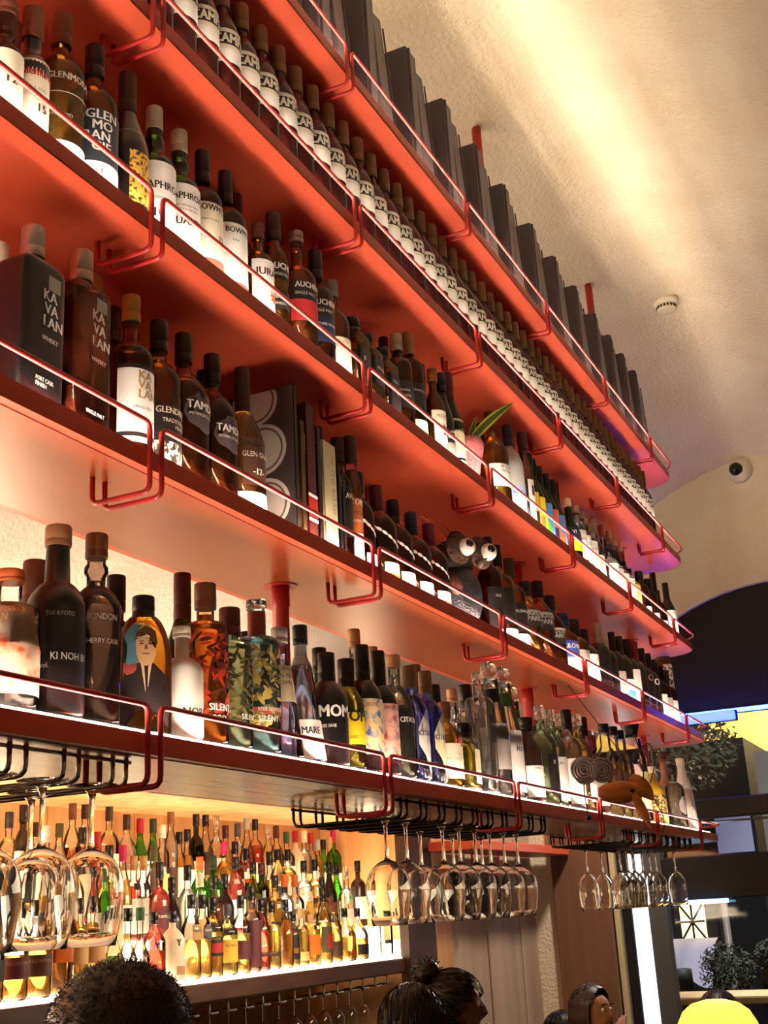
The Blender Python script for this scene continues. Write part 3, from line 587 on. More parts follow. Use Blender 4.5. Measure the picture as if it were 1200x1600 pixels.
SHELF_BOTTLES=[
(3, 1.095, 1.049, 0.219, 26.8, 'bulge', ('brn', 0.12, 16), 'brn', 0.8, [(0.06, 0.55, 'crm')], [('12', 0.3, 16, 'maroon', 45)], 'whisky_bottle', 'dark whisky bottle with cream label reading 12, cut off by the frame edge', 0),
(3, 1.208, 1.145, 0.305, 36.0, 'std', ('brn', 0.2, 15), 'brn', 0.8, [], [], 'whisky_bottle', 'brown capped whisky bottle half hidden behind the cream labelled 12 bottle', 0),
(3, 1.15, 1.049, 0.246, 26.8, 'bulge', ('brn', 0.22, 16), 'blk', 0.8, [(0.05, 0.58, 'crm')], [('Glenfarclas', 0.46, 13, 'red', 85), ('HIGHLAND', 0.36, 6, 'grey', 70), ('SCOTCH', 0.32, 6, 'grey', 70), ('15', 0.22, 14, 'dgrey', 30)], 'whisky_bottle', 'black bottle with large cream label, red script and number 15', 0),
(3, 1.227, 1.061, 0.298, 38.2, 'std', ('corkd', 0.2, 16), 'gold', 0.86, [(0.02, 0.16, 'wht'), (0.44, 0.445, 'crm')], [('GLENMORANGIE', 0.52, 12, 'crm', 80), ('HIGHLAND', 0.3, 6, 'crm', 70), ('SAUTERNES CASK', 0.11, 6, 'dgrey', 80)], 'whisky_bottle', 'golden amber bottle with pale lettering and white band at its foot', 0),
(3, 1.307, 1.061, 0.295, 38.5, 'std', ('blk', 0.2, 16), 'amb', 0.9, [(0.2, 0.52, 'navy2'), (0.02, 0.2, 'wht')], [('GLEN', 0.46, 17, 'wht', 70), ('MO', 0.395, 17, 'wht', 55), ('RAN', 0.33, 17, 'wht', 75), ('GIE', 0.265, 17, 'wht', 55), ('14', 0.13, 10, 'dgrey', 45)], 'whisky_bottle', 'amber bottle with dark label set in four lines above a white foot band', 0),
(3, 1.389, 1.058, 0.298, 35.9, 'slope', ('brn2', 0.26, 15), 'blk', 0.85, [(0.12, 0.44, 'lace', 45, -70)], [('GLENMORANGIE', 0.56, 6, 'grey', 70)], 'whisky_bottle', 'black bottle with gold lace patch and tall brown stopper', 0),
(3, 1.464, 1.058, 0.279, 35.9, 'bulge', ('crm', 0.16, 15), 'grn', 0.85, [(0.05, 0.55, 'wht')], [('LAPHROAIG', 0.36, 15, 'dgrey', 85), ('ISLAY SINGLE MALT', 0.29, 5, 'dgrey', 75), ('10', 0.17, 17, 'dgrey', 60)], 'whisky_bottle', 'green bottle with cream cap and white label numbered 10', 0),
(3, 1.538, 1.058, 0.278, 35.3, 'bulge', ('crm', 0.16, 15), 'grn', 0.85, [(0.05, 0.55, 'wht')], [('LAPHROAIG', 0.44, 13, 'dgrey', 85), ('ISLAY SINGLE MALT', 0.385, 5, 'dgrey', 75), ('SCOTCH WHISKY', 0.355, 5, 'dgrey', 70), ('QUARTER CASK', 0.26, 15, 'dgrey', 88)], 'whisky_bottle', 'green bottle with cream cap and white label reading QUARTER CASK', 0),
(3, 1.611, 1.058, 0.281, 35.3, 'std', ('blk', 0.24, 14), 'brn', 0.9, [(0.16, 0.56, 'crm'), (0.1, 0.16, 'salmon')], [('BOWMORE', 0.5, 13, 'dgrey', 75), ('Aged 15 years', 0.43, 5, 'dgrey', 60), ('15', 0.3, 12, 'dgrey', 10)], 'whisky_bottle', 'dark bottle with cream label, number 15 and salmon foot band', 0),
(3, 1.692, 1.061, 0.286, 38.5, 'std', ('blk', 0.25, 14), 'brn', 0.9, [(0.13, 0.55, 'wht', 70, -75), (0.06, 0.13, 'mauve')], [('BOWMORE', 0.48, 12, 'dgrey', 60), ('Islay', 0.42, 6, 'dgrey', 40)], 'whisky_bottle', 'dark bottle with white arched label and brownish purple foot band', 0),
(3, 1.856, 1.14, 0.354, 36.0, 'std', ('blk', 0.24, 14), 'amb', 0.9, [], [], 'whisky_bottle', 'amber bottle with black cap standing behind the white arched label', 0),
(3, 1.79, 1.051, 0.223, 28.8, 'std', ('brn', 0.15, 13), 'amb', 0.9, [(0.08, 0.6, 'wht')], [('JURA', 0.45, 16, 'maroon', 70), ('SINGLE', 0.33, 6, 'dgrey', 50), ('*', 0.14, 34, 'orange', 15)], 'whisky_bottle', 'short amber bottle with white label and orange star', 0),
(3, 1.847, 1.049, 0.277, 26.4, 'std', ('brn2', 0.22, 15), 'amb', 0.9, [(0.44, 0.57, 'dgrey2'), (0.2, 0.34, 'dgrey2')], [('AUCHENTOSHAN', 0.51, 14, 'wht', 85), ('SINGLE MALT', 0.46, 6, 'wht', 70), ('AMERICAN OAK', 0.28, 7, 'wht', 80), ('WHISKY', 0.23, 6, 'wht', 70)], 'whisky_bottle', 'amber bottle with two dark label bands and brown foil cap', 0),
(3, 1.961, 1.06, 0.298, 38.0, 'std', ('silver', 0.09, 15), 'ramb', 0.9, [(0.42, 0.56, 'dgrey2'), (0.26, 0.42, 'red2')], [('AUCHENTOSHAN', 0.51, 13, 'wht', 70), ('SINGLE MALT', 0.455, 7, 'wht', 70)], 'whisky_bottle', 'reddish amber bottle with silver cap and black over red label', 0),
(3, 2.038, 1.058, 0.292, 35.0, 'std', ('blk', 0.24, 15), 'brn', 0.9, [(0.42, 0.56, 'dgrey2'), (0.22, 0.42, 'navy')], [('AUCHENTOSHAN', 0.51, 13, 'wht', 80), ('SINGLE MALT', 0.455, 7, 'wht', 78), ('THREE WOOD', 0.35, 6, 'wht', 60)], 'whisky_bottle', 'dark bottle with black over navy label', 0),
(3, 2.11, 1.058, 0.254, 35.0, 'dome', ('greyb', 0.16, 14), 'amb', 0.8, [(0.02, 0.42, 'crm')], [('GLENLIVET', 0.36, 9, 'tan', 70)], 'whisky_bottle', 'amber bottle with round shoulders, grey cap and large cream label', 0),
(3, 2.19, 1.052, 0.198, (64, 60), 'rect', ('blk', 0.18, 17), 'amb', 0.85, [(0.1, 0.6, 'dgrey2', 50, -50)], [('JB', 0.45, 10, 'wht', 20)], 'whisky_bottle', 'square amber bottle with black cap and dark label beside the cream label', 0),
(3, 2.258, 1.052, 0.187, (60, 60), 'rect', ('blk', 0.18, 17), 'amb', 0.85, [(0.3, 0.66, 'dgrey2', 50, -50)], [('WOOD', 0.5, 8, 'wht', 25)], 'whisky_bottle', 'square amber bottle with black cap, second of three', 0),
(3, 2.341, 1.052, 0.188, (64, 60), 'rect', ('blk', 0.18, 17), 'amb', 0.85, [(0.12, 0.6, 'dgrey2', 50, -50)], [('GREEN', 0.5, 7, 'wht', 25), ('12', 0.35, 9, 'wht', 0)], 'whisky_bottle', 'square amber bottle with black cap, third of three', 0),
(3, 2.562, 1.145, 0.334, 36.0, 'std', ('blk', 0.3, 13), 'brn', 0.9, [], [], 'whisky_bottle', 'dark bottle whose narrow black neck shows behind the square bottles', 0),
(3, 2.439, 1.057, 0.267, 34.6, 'high', ('crmblk', 0.17, 15), 'brn', 0.95, [(0.24, 0.5, 'dgrey2')], [('Bourbon', 0.4, 7, 'wht', 65), ('Kentucky', 0.35, 7, 'wht', 65)], 'whisky_bottle', 'dark amber bottle with cream and black cap and dark belt label', 0),
(3, 2.51, 1.057, 0.301, 34.6, 'high', ('tan', 0.2, 15), 'brn', 0.95, [(0.3, 0.52, 'dgrey2'), (0.02, 0.2, 'crm2')], [('Yellowstone', 0.44, 9, 'crm', 70)], 'whisky_bottle', 'dark amber bottle with tan cap, dark belt label and cream foot', 0),
(3, 2.781, 1.14, 0.346, 36.0, 'std', ('maroon', 0.3, 13), 'brn', 0.9, [], [], 'whisky_bottle', 'dark bottle with thin maroon neck behind the tan capped bottle', 0),
(3, 2.636, 1.049, 0.252, 26.7, 'dome', ('amb2', 0.14, 13), 'amb', 0.9, [(0.12, 0.42, 'wht', 75, -70), (0.42, 0.52, 'crm')], [('MICHTERS', 0.44, 9, 'dgrey', 60), ('X', 0.26, 26, 'red', 30)], 'whisky_bottle', 'amber bottle with white shaped label and red cross mark', 0),
(3, 2.691, 1.049, 0.262, 26.7, 'slope', ('blk', 0.2, 14), 'blk', 0.95, [(0.1, 0.24, 'grey')], [('TULLAMORE', 0.34, 8, 'wht', 75), ('DEW', 0.28, 8, 'wht', 60)], 'whisky_bottle', 'black bottle with small white lettering and grey foot label', 0),
(3, 2.76, 1.057, 0.292, 34.3, 'slope', ('maroon2', 0.28, 15), 'grn3', 0.95, [(0.15, 0.52, 'crm2'), (0.02, 0.13, 'teal')], [('JAMESON', 0.44, 14, 'dgrey', 75)], 'whisky_bottle', 'dark green bottle with cream label and maroon cap', 0),
(3, 3.174, 1.145, 0.292, 21.9, 'std', ('brn2', 0.2, 14), 'amb', 0.9, [(0.2, 0.5, 'brn2')], [], 'whisky_bottle', 'small amber bottle behind the pink vase', 0),
(3, 3.227, 1.145, 0.33, 29.5, 'std', ('blk', 0.16, 15), 'amb', 0.9, [(0.2, 0.5, 'brn2')], [], 'whisky_bottle', 'amber bottle with black cap between the pink vase and the orange bottle', 0),
(3, 3.105, 1.069, 0.307, 46, 'dome', ('brn2', 0.18, 15), 'org', 0.96, [(0.22, 0.44, 'wht')], [('W CORK', 0.4, 9, 'dgrey', 45), ('DISTILLERY', 0.36, 7, 'dgrey', 40)], 'liqueur_bottle', 'bright orange bottle with white label and dark brown cap', 0),
(3, 3.383, 1.142, 0.36, 38, 'dome', ('clrcap', 0.2, 14), 'frost', 0, [], [], 'vodka_bottle', 'frosted white bottle with clear stopper behind the orange bottle', 0),
(3, 3.234, 1.061, 0.31, 38.5, 'dome', ('navy', 0.22, 15), 'frost', 0, [(0.2, 0.36, 'blueL')], [('GREY GOOSE', 0.27, 12, 'blueT', 70)], 'vodka_bottle', 'frosted vodka bottle with navy cap and pale blue label', 0),
(3, 3.319, 1.044, 0.312, 21.7, 'dome', ('brn2', 0.2, 15), 'clr', 0.9, [(0.05, 0.5, 'wht', 60, -80), (0.34, 0.44, 'maroon', 30, 0)], [('Ketel', 0.39, 14, 'dgrey', 0)], 'vodka_bottle', 'clear vodka bottle with white label and dark red square', 0),
(3, 3.363, 1.044, 0.258, 21.7, 'slope', ('blk', 0.22, 13), 'grn', 0.95, [(0.26, 0.5, 'yel2', 90, 0), (0.26, 0.5, 'dgrey2', 0, -80), (0.04, 0.26, 'dgrey2', 90, 20), (0.04, 0.26, 'yel2', 20, -80)], [], 'wine_bottle', 'green bottle with yellow label next to the dark red square', 0),
(3, 3.423, 1.052, 0.26, 29.7, 'slope', ('blk', 0.22, 13), 'grn', 0.95, [(0.26, 0.5, 'yel', 90, 0), (0.26, 0.5, 'org2', 0, -80), (0.04, 0.26, 'org2', 90, 20), (0.04, 0.26, 'yel', 20, -80)], [], 'wine_bottle', 'green bottle with yellow and orange label', 0),
(3, 3.49, 1.055, 0.258, 33.0, 'slope', ('blk', 0.22, 13), 'grn', 0.95, [(0.26, 0.5, 'blueP', 90, 0), (0.26, 0.5, 'grn4', 0, -80), (0.04, 0.26, 'grn4', 90, 20), (0.04, 0.26, 'blueP', 20, -80)], [], 'wine_bottle', 'green bottle with blue and green label', 0),
(3, 3.558, 1.054, 0.255, 31.1, 'slope', ('blk', 0.22, 13), 'grn', 0.95, [(0.26, 0.5, 'salmon', 90, 0), (0.26, 0.5, 'navy', 0, -80), (0.04, 0.26, 'navy', 90, 20), (0.04, 0.26, 'salmon', 20, -80)], [], 'wine_bottle', 'green bottle with salmon and navy label', 0),
(3, 3.623, 1.054, 0.253, 31.1, 'slope', ('blk', 0.22, 13), 'grn', 0.95, [(0.26, 0.5, 'blueP', 90, 0), (0.26, 0.5, 'orange', 0, -80), (0.04, 0.26, 'orange', 90, 20), (0.04, 0.26, 'blueP', 20, -80)], [], 'wine_bottle', 'green bottle with blue label over orange', 0),
(3, 3.949, 1.14, 0.36, 36.0, 'slope', ('blk', 0.25, 14), 'grn3', 0.95, [], [], 'wine_bottle', 'tall dark green bottle behind the bright labelled green bottles', 0),
(3, 3.788, 1.057, 0.237, 34.6, 'slope', ('corkl', 0.12, 14), 'grn', 0.95, [(0.36, 0.55, 'navy'), (0.2, 0.36, 'yel')], [('VI', 0.45, 14, 'wht', 60)], 'wine_bottle', 'green bottle with navy over yellow label and cork cap', 0),
(3, 3.858, 1.05, 0.231, 27.3, 'std', ('corkl', 0.12, 14), 'clr', 0.9, [(0.15, 0.6, 'wht'), (0.02, 0.12, 'navy2')], [('MEZCAL', 0.45, 8, 'dgrey', 70)], 'tequila_bottle', 'first clear bottle with white label after the navy and yellow one', 0),
(3, 3.914, 1.05, 0.224, 27.3, 'std', ('corkl', 0.12, 14), 'clr', 0.9, [(0.15, 0.6, 'wht'), (0.02, 0.12, 'navy2')], [('MEZCAL', 0.45, 8, 'dgrey', 70)], 'tequila_bottle', 'clear bottle with cork cap and wide white label', 0),
(3, 3.989, 1.059, 0.221, 36.9, 'std', ('corkl', 0.12, 14), 'clr', 0.9, [(0.15, 0.6, 'wht'), (0.02, 0.12, 'blueL')], [('MEZCAL', 0.45, 8, 'dgrey', 70)], 'tequila_bottle', 'clear bottle with cork cap, white label and pale blue foot', 0),
(3, 4.068, 1.061, 0.223, 38.5, 'dome', ('corkl', 0.18, 20), 'clr', 0.9, [(0.12, 0.45, 'crm2'), (0.45, 0.5, 'dgrey2')], [('ilegal', 0.3, 10, 'tan', 70)], 'tequila_bottle', 'clear bottle with wide cork stopper and tan label', 0),
(3, 4.421, 1.14, 0.36, 36.0, 'std', ('corkl', 0.12, 14), 'clr', 0.9, [], [], 'tequila_bottle', 'tall clear bottle with cork cap behind the wide stopper', 0),
(3, 4.542, 1.14, 0.36, 36.0, 'std', ('corkl', 0.12, 14), 'clr', 0.9, [], [], 'tequila_bottle', 'clear bottle just after the tall one in the back', 0),
(3, 4.632, 1.14, 0.359, 36.0, 'std', ('corkl', 0.12, 14), 'clr', 0.9, [], [], 'tequila_bottle', 'clear bottle with cork cap above the pale blue label', 0),
(3, 4.718, 1.14, 0.36, 36.0, 'std', ('corkl', 0.12, 14), 'clr', 0.9, [], [], 'tequila_bottle', 'clear bottle with cork cap above the pink label', 0),
(3, 4.793, 1.14, 0.352, 36.0, 'std', ('corkl', 0.12, 14), 'clr', 0.9, [], [], 'tequila_bottle', 'last clear cork capped bottle in the back row', 0),
(3, 4.263, 1.054, 0.196, 32.0, 'std', ('dgrey2', 0.1, 13), 'clr', 0.9, [(0.1, 0.6, 'wht'), (0.62, 0.7, 'pale')], [('metate', 0.3, 9, 'dgrey', 75)], 'tequila_bottle', 'first of the slim white labelled bottles before the small dark bottles', 0),
(3, 4.329, 1.054, 0.188, 32.0, 'std', ('dgrey2', 0.1, 13), 'clr', 0.9, [(0.1, 0.6, 'wht'), (0.62, 0.7, 'blueL')], [('metate', 0.3, 9, 'dgrey', 75)], 'tequila_bottle', 'slim bottle with white script label and pale blue shoulder', 0),
(3, 4.409, 1.061, 0.187, 38.5, 'std', ('dgrey2', 0.1, 13), 'clr', 0.9, [(0.1, 0.6, 'wht'), (0.62, 0.7, 'pinkL')], [('metate', 0.3, 9, 'dgrey', 75)], 'tequila_bottle', 'slim bottle with white script label and pink shoulder', 0),
(3, 4.491, 1.061, 0.186, 38.5, 'std', ('dgrey2', 0.1, 13), 'clr', 0.9, [(0.1, 0.6, 'wht'), (0.62, 0.7, 'pale')], [('metate', 0.3, 9, 'dgrey', 75)], 'tequila_bottle', 'slim bottle with white script label next to the yellow label', 0),
(3, 4.571, 1.061, 0.174, 38.5, 'std', ('dgrey2', 0.1, 13), 'clr', 0.9, [(0.1, 0.6, 'yelL'), (0.62, 0.7, 'yelL')], [('metate', 0.3, 9, 'dgrey', 75)], 'tequila_bottle', 'slim bottle with yellow label, last before the small dark bottles', 0),
(3, 4.72, 1.056, 0.198, 34, 'std', ('blk', 0.28, 17), 'brn', 0.9, [(0.08, 0.24, 'wht', 50, -20)], [], 'liqueur_bottle', 'small dark bottle with black stopper after the yellow label', 0),
(3, 4.853, 1.056, 0.195, 34, 'std', ('blk', 0.28, 17), 'brn', 0.9, [(0.08, 0.24, 'wht', 50, -20)], [], 'liqueur_bottle', 'small dark bottle with a bulbous black stopper', 0),
(3, 4.996, 1.056, 0.177, 34, 'std', ('blk', 0.28, 17), 'brn', 0.9, [(0.08, 0.24, 'wht', 50, -20)], [], 'liqueur_bottle', 'small bottle with flat black stopper and white oval label', 0),
(3, 5.36, 1.138, 0.351, 34, 'slope', ('blk', 0.3, 14), 'blk', 0.9, [(0.1, 0.5, 'wht')], [], 'wine_bottle', 'black wine bottle with white label at the far end of the third shelf', 0),
(3, 5.198, 1.055, 0.254, 33, 'slope', ('blk', 0.3, 14), 'blk', 0.9, [(0.1, 0.5, 'wht')], [('81', 0.2, 12, 'dgrey', 60)], 'wine_bottle', 'last black bottle with white label at the shelf end', 0),
(4, 1.204, 1.145, 0.303, 36.0, 'std', ('crm', 0.2, 15), 'amb', 0.9, [(0.3, 0.7, 'wht')], [], 'whisky_bottle', 'amber bottle with white disc label cut off by the frame edge', 0),
(4, 1.17, 1.05, 0.282, (88, 56), 'rect', ('silver2', 0.17, 17), 'blk', 0.8, [(0.64, 0.72, 'greyb', -3, -31)], [('KA', 0.575, 17, 'wht', 10), ('VA', 0.505, 17, 'wht', 6), ('LAN', 0.435, 17, 'wht', 9), ('WHISKY', 0.36, 7, 'wht', 9), ('PORT CASK', 0.14, 6, 'wht', 20), ('FINISH', 0.11, 6, 'wht', 20)], 'whisky_bottle', 'tall black rectangular bottle with silver cap and white stacked lettering', 0),
(4, 1.274, 1.049, 0.296, (86, 54), 'rect', ('silver2', 0.17, 17), 'ramb2', 0.8, [(0.66, 0.73, 'greyb', -3, -31)], [('KA', 0.6, 17, 'wht', 10), ('VA', 0.53, 17, 'wht', 6), ('LAN', 0.46, 17, 'wht', 9), ('WHISKY', 0.38, 7, 'wht', 9), ('SINGLE MALT', 0.1, 6, 'wht', 20)], 'whisky_bottle', 'rectangular red amber bottle with silver cap and white stacked lettering', 0),
(4, 1.411, 1.133, 0.347, 29.4, 'std', ('gold2', 0.16, 15), 'brn', 0.9, [(0.08, 0.52, 'wht')], [('KA', 0.46, 14, 'tan', 20), ('VA', 0.4, 14, 'tan', 20), ('LAN', 0.34, 14, 'tan', 20), ('SOLIST', 0.22, 12, 'dgrey', 60)], 'whisky_bottle', 'gold capped bottle with white label behind the red amber rectangle', 0),
(4, 1.472, 1.145, 0.32, 29.4, 'std', ('blk', 0.2, 14), 'brn', 0.9, [], [], 'whisky_bottle', 'black capped dark bottle behind the white stacked label bottle', 0),
(4, 1.406, 1.058, 0.286, 35.6, 'std', ('gold2', 0.16, 15), 'brn', 0.72, [(0.1, 0.52, 'wht'), (0.52, 0.545, 'dgrey2'), (0.13, 0.155, 'dgrey2')], [('KA', 0.46, 15, 'tan', 35), ('VA', 0.405, 15, 'tan', 35), ('LAN', 0.35, 15, 'tan', 35), ('SINGLE MALT', 0.29, 5, 'dgrey', 45), ('Cask Strength', 0.22, 7, 'dgrey', 45)], 'whisky_bottle', 'gold capped bottle with white label, tan stacked letters and black trim lines', 0),
(4, 1.48, 1.058, 0.275, 35.6, 'std', ('blk', 0.2, 15), 'amb2b', 0.8, [(0.2, 0.42, 'dgrey2', 65, -80), (0.02, 0.2, 'zebra', 65, -80)], [('GLENDRONACH', 0.37, 11, 'crm', 62), ('TRADITIONALLY', 0.315, 7, 'crm', 45), ('PEATED', 0.28, 6, 'crm', 10)], 'whisky_bottle', 'amber bottle with dark lower label and black cap beside the rail joint', 0),
(4, 1.56, 1.065, 0.288, 42.1, 'dome', ('blk', 0.19, 15), 'brn', 0.75, [(0.34, 0.6, 'badge', 55, -55)], [('TAMDHU', 0.48, 15, 'wht', 50), ('SPEYSIDE SINGLE MALT', 0.44, 5, 'wht', 45)], 'whisky_bottle', 'large dark bottle with rounded grey badge label and black cap', 0),
(4, 1.743, 1.145, 0.312, 30, 'std', ('blk', 0.2, 14), 'brn', 0.9, [], [], 'whisky_bottle', 'black capped bottle hidden between the two badge labelled bottles', 0),
(4, 1.646, 1.064, 0.284, 41.2, 'dome', ('blk', 0.19, 15), 'brn2b', 0.8, [(0.32, 0.56, 'badge', 55, -55)], [('TAMDHU', 0.45, 14, 'wht', 50), ('SPEYSIDE SINGLE MALT', 0.41, 5, 'wht', 45)], 'whisky_bottle', 'second dark bottle with rounded grey badge label, amber at its foot', 0),
(4, 1.739, 1.061, 0.295, 38.5, 'slope', ('brn2', 0.3, 14), 'amb', 0.8, [(0.2, 0.5, 'brn3', 60, -70), (0.06, 0.16, 'wht')], [('GLEN GRANT', 0.38, 10, 'crm', 62), ('-12-', 0.27, 12, 'crm', 35)], 'whisky_bottle', 'sloping amber bottle with brown shield label numbered 12', 0),
(4, 2.169, 1.14, 0.346, 36.0, 'std', ('blk', 0.17, 15), 'clr', 0.3, [], [], 'whisky_bottle', 'clear necked bottle with black cap behind the thin black books', 0),
(4, 2.083, 1.048, 0.272, 26, 'std', ('brn2', 0.2, 14), 'brn', 0.9, [(0.2, 0.6, 'dgrey2')], [('LAVULIN', 0.5, 12, 'crm', 50)], 'whisky_bottle', 'dark labelled bottle tucked between the black books and orange label', 0),
(4, 2.129, 1.042, 0.289, 19.1, 'std', ('brn2', 0.18, 16), 'amb', 0.8, [(0.26, 0.52, 'orange2'), (0.04, 0.26, 'wht')], [('TOMNAVULIN', 0.47, 12, 'wht', 75), ('SINGLE MALT', 0.4, 7, 'navy', 65), ('SHERRY CASK', 0.34, 6, 'wht', 70)], 'whisky_bottle', 'amber bottle with orange label above a white label', 0),
(4, 2.184, 1.057, 0.23, 34.6, 'dome', ('blk', 0.2, 15), 'brn', 0.9, [(0.04, 0.2, 'wht', 40, -30), (0.04, 0.12, 'lilT', 40, -30)], [], 'whisky_bottle', 'dark round bottle with painted white glints and purple tag, before the rail joint', 1),
(4, 2.437, 1.145, 0.296, 30, 'std', ('tan', 0.2, 13), 'amb', 0.9, [], [], 'whisky_bottle', 'tan capped bottle behind the dark bottles with painted glints', 0),
(4, 2.293, 1.064, 0.234, 41.2, 'dome', ('maroon', 0.26, 15), 'brn', 0.9, [(0.04, 0.22, 'wht', 50, -30), (0.04, 0.12, 'orange2', 50, -30)], [], 'whisky_bottle', 'dark round bottle with painted white glints and maroon cap', 1),
(4, 2.378, 1.064, 0.225, 41.2, 'dome', ('blk', 0.26, 15), 'brn', 0.9, [(0.04, 0.22, 'wht', 50, -30), (0.04, 0.12, 'pale', 50, -30)], [], 'whisky_bottle', 'dark round bottle with painted white glints and black cap', 1),
(4, 2.479, 1.065, 0.224, 42, 'dome', ('navy', 0.26, 15), 'brn', 0.9, [(0.04, 0.22, 'wht', 50, -30), (0.04, 0.12, 'blueT', 50, -30)], [], 'whisky_bottle', 'dark round bottle with painted white glints and navy cap', 1),
(4, 2.579, 1.065, 0.223, 42, 'dome', ('maroon3', 0.26, 15), 'brn', 0.9, [(0.04, 0.22, 'wht', 50, -30), (0.04, 0.12, 'salmon', 50, -30)], [], 'whisky_bottle', 'dark round bottle with painted white glints and wine red cap', 1),
(4, 2.957, 1.055, 0.284, 33, 'std', ('blk', 0.2, 15), 'brn', 0.9, [(0.1, 0.5, 'dgrey2'), (0.02, 0.1, 'wht')], [('ING', 0.4, 8, 'wht', 50)], 'whisky_bottle', 'dark bottle with dark label just after the round bird ornament', 0),
(4, 3.045, 1.062, 0.286, 40, 'std', ('blk', 0.22, 15), 'amb', 0.9, [(0.2, 0.55, 'dgrey2', 60, -60), (0.02, 0.16, 'wht')], [], 'whisky_bottle', 'amber bottle with dark oval label and black cap after the bird ornament', 0),
(4, 3.143, 1.062, 0.271, 40, 'std', ('olive', 0.2, 15), 'amb', 0.9, [(0.2, 0.5, 'dgrey2', 60, -60), (0.02, 0.18, 'wht')], [('BLADNOCH', 0.4, 8, 'wht', 60)], 'whisky_bottle', 'amber bottle with olive banded cap and dark oval label', 0),
(4, 3.267, 1.061, 0.231, 38.5, 'dome', ('blk', 0.2, 18), 'amb', 0.88, [(0.4, 0.58, 'dgrey2'), (0.58, 0.61, 'greyb')], [('HIGHLAND', 0.54, 12, 'greyb', 80), ('PARK', 0.47, 15, 'greyb', 75)], 'whisky_bottle', 'bright amber bottle with black cap and dark belt label, first of three', 0),
(4, 3.383, 1.061, 0.257, 38.5, 'dome', ('blk', 0.2, 18), 'ramb', 0.9, [(0.4, 0.58, 'dgrey2'), (0.58, 0.61, 'greyb')], [('HIGHLAND', 0.54, 12, 'greyb', 80), ('PARK', 0.47, 15, 'greyb', 75)], 'whisky_bottle', 'red amber bottle with black cap and dark belt label, middle of three', 0),
(4, 3.491, 1.061, 0.236, 38.5, 'dome', ('blk', 0.2, 18), 'brn', 0.9, [(0.34, 0.52, 'dgrey2'), (0.52, 0.55, 'greyb')], [('HIGHLAND', 0.48, 10, 'greyb', 80), ('PARK', 0.42, 13, 'greyb', 75)], 'whisky_bottle', 'dark amber bottle with black cap and dark belt label, last of three', 0),
(4, 3.621, 1.069, 0.206, 46, 'std', ('navy', 0.2, 26), 'amb', 0.8, [(0.3, 0.55, 'blueD'), (0.05, 0.3, 'wht')], [('KILCHOMAN', 0.44, 14, 'wht', 70), ('O', 0.68, 16, 'dgrey', 30)], 'whisky_bottle', 'amber bottle with wide navy cap and blue label', 0),
(4, 3.737, 1.065, 0.209, 42, 'std', ('dgrey2', 0.25, 20), 'amb', 0.8, [(0.05, 0.5, 'greyb')], [('O', 0.68, 16, 'dgrey', 30)], 'whisky_bottle', 'bottle with dark cap and grey label next to the blue label', 0),
(4, 3.838, 1.061, 0.196, 38.5, 'dome', ('blk', 0.3, 15), 'blk2', 0.9, [(0.05, 0.55, 'wht')], [], 'wine_bottle', 'dark bottle with tall white label after the blue and grey labels', 0),
(4, 3.998, 1.061, 0.246, 38.5, 'dome', ('silver2', 0.3, 15), 'blk2', 0.9, [], [], 'wine_bottle', 'black bottle with silver foil cap', 0),
(4, 4.086, 1.061, 0.23, 38.5, 'dome', ('crm', 0.3, 15), 'blk2', 0.9, [], [], 'wine_bottle', 'black bottle with cream foil cap', 0),
(4, 4.183, 1.061, 0.248, 38.5, 'dome', ('blk', 0.3, 15), 'blk2', 0.9, [(0.1, 0.42, 'greyb')], [], 'wine_bottle', 'black capped dark bottle with pale grey label', 0),
(4, 4.287, 1.061, 0.252, 38.5, 'dome', ('blk', 0.3, 15), 'blk2', 0.9, [(0.04, 0.2, 'blueP'), (0.2, 0.36, 'wht')], [], 'wine_bottle', 'dark bottle with bright blue and white label', 0),
(4, 4.396, 1.061, 0.26, 38.5, 'dome', ('blk', 0.3, 15), 'blk2', 0.9, [(0.05, 0.55, 'wht')], [], 'wine_bottle', 'dark bottle with white splash label', 0),
(4, 4.511, 1.061, 0.27, 38.5, 'dome', ('maroon3', 0.3, 15), 'blk2', 0.9, [], [], 'wine_bottle', 'dark bottle with wine red cap before the far rail joint', 0),
(4, 4.614, 1.061, 0.263, 38.5, 'dome', ('blk', 0.3, 15), 'blk2', 0.9, [], [('O', 0.5, 26, 'tan', 55)], 'wine_bottle', 'black bottle with tan ring print', 0),
(4, 4.712, 1.061, 0.259, 38.5, 'dome', ('blk', 0.3, 15), 'blk2', 0.9, [], [('O', 0.5, 26, 'wht', 55)], 'wine_bottle', 'black bottle with white ring print', 0),
(4, 4.805, 1.058, 0.238, 36, 'std', ('blk', 0.3, 14), 'brn', 0.9, [(0.05, 0.45, 'wht')], [], 'liqueur_bottle', 'dark bottle with white label past the far rail joint', 0),
(4, 4.899, 1.058, 0.235, 36, 'std', ('blk', 0.3, 14), 'brn', 0.9, [(0.05, 0.45, 'greyb')], [], 'liqueur_bottle', 'squat dark bottle with pale grey label near the shelf end', 0),
(4, 4.988, 1.058, 0.235, 36, 'std', ('blk', 0.3, 14), 'brn', 0.9, [(0.05, 0.45, 'wht')], [], 'liqueur_bottle', 'slim dark bottle with narrow white label near the shelf end', 0),
(4, 5.36, 1.138, 0.36, 34, 'cyl', ('brn2', 0.04, 30), 'brnop', 1, [(0.02, 0.35, 'wht'), (0.4, 0.9, 'zebra')], [], 'liqueur_bottle', 'tall brown patterned tube bottle standing at the end of the fourth shelf', 0),
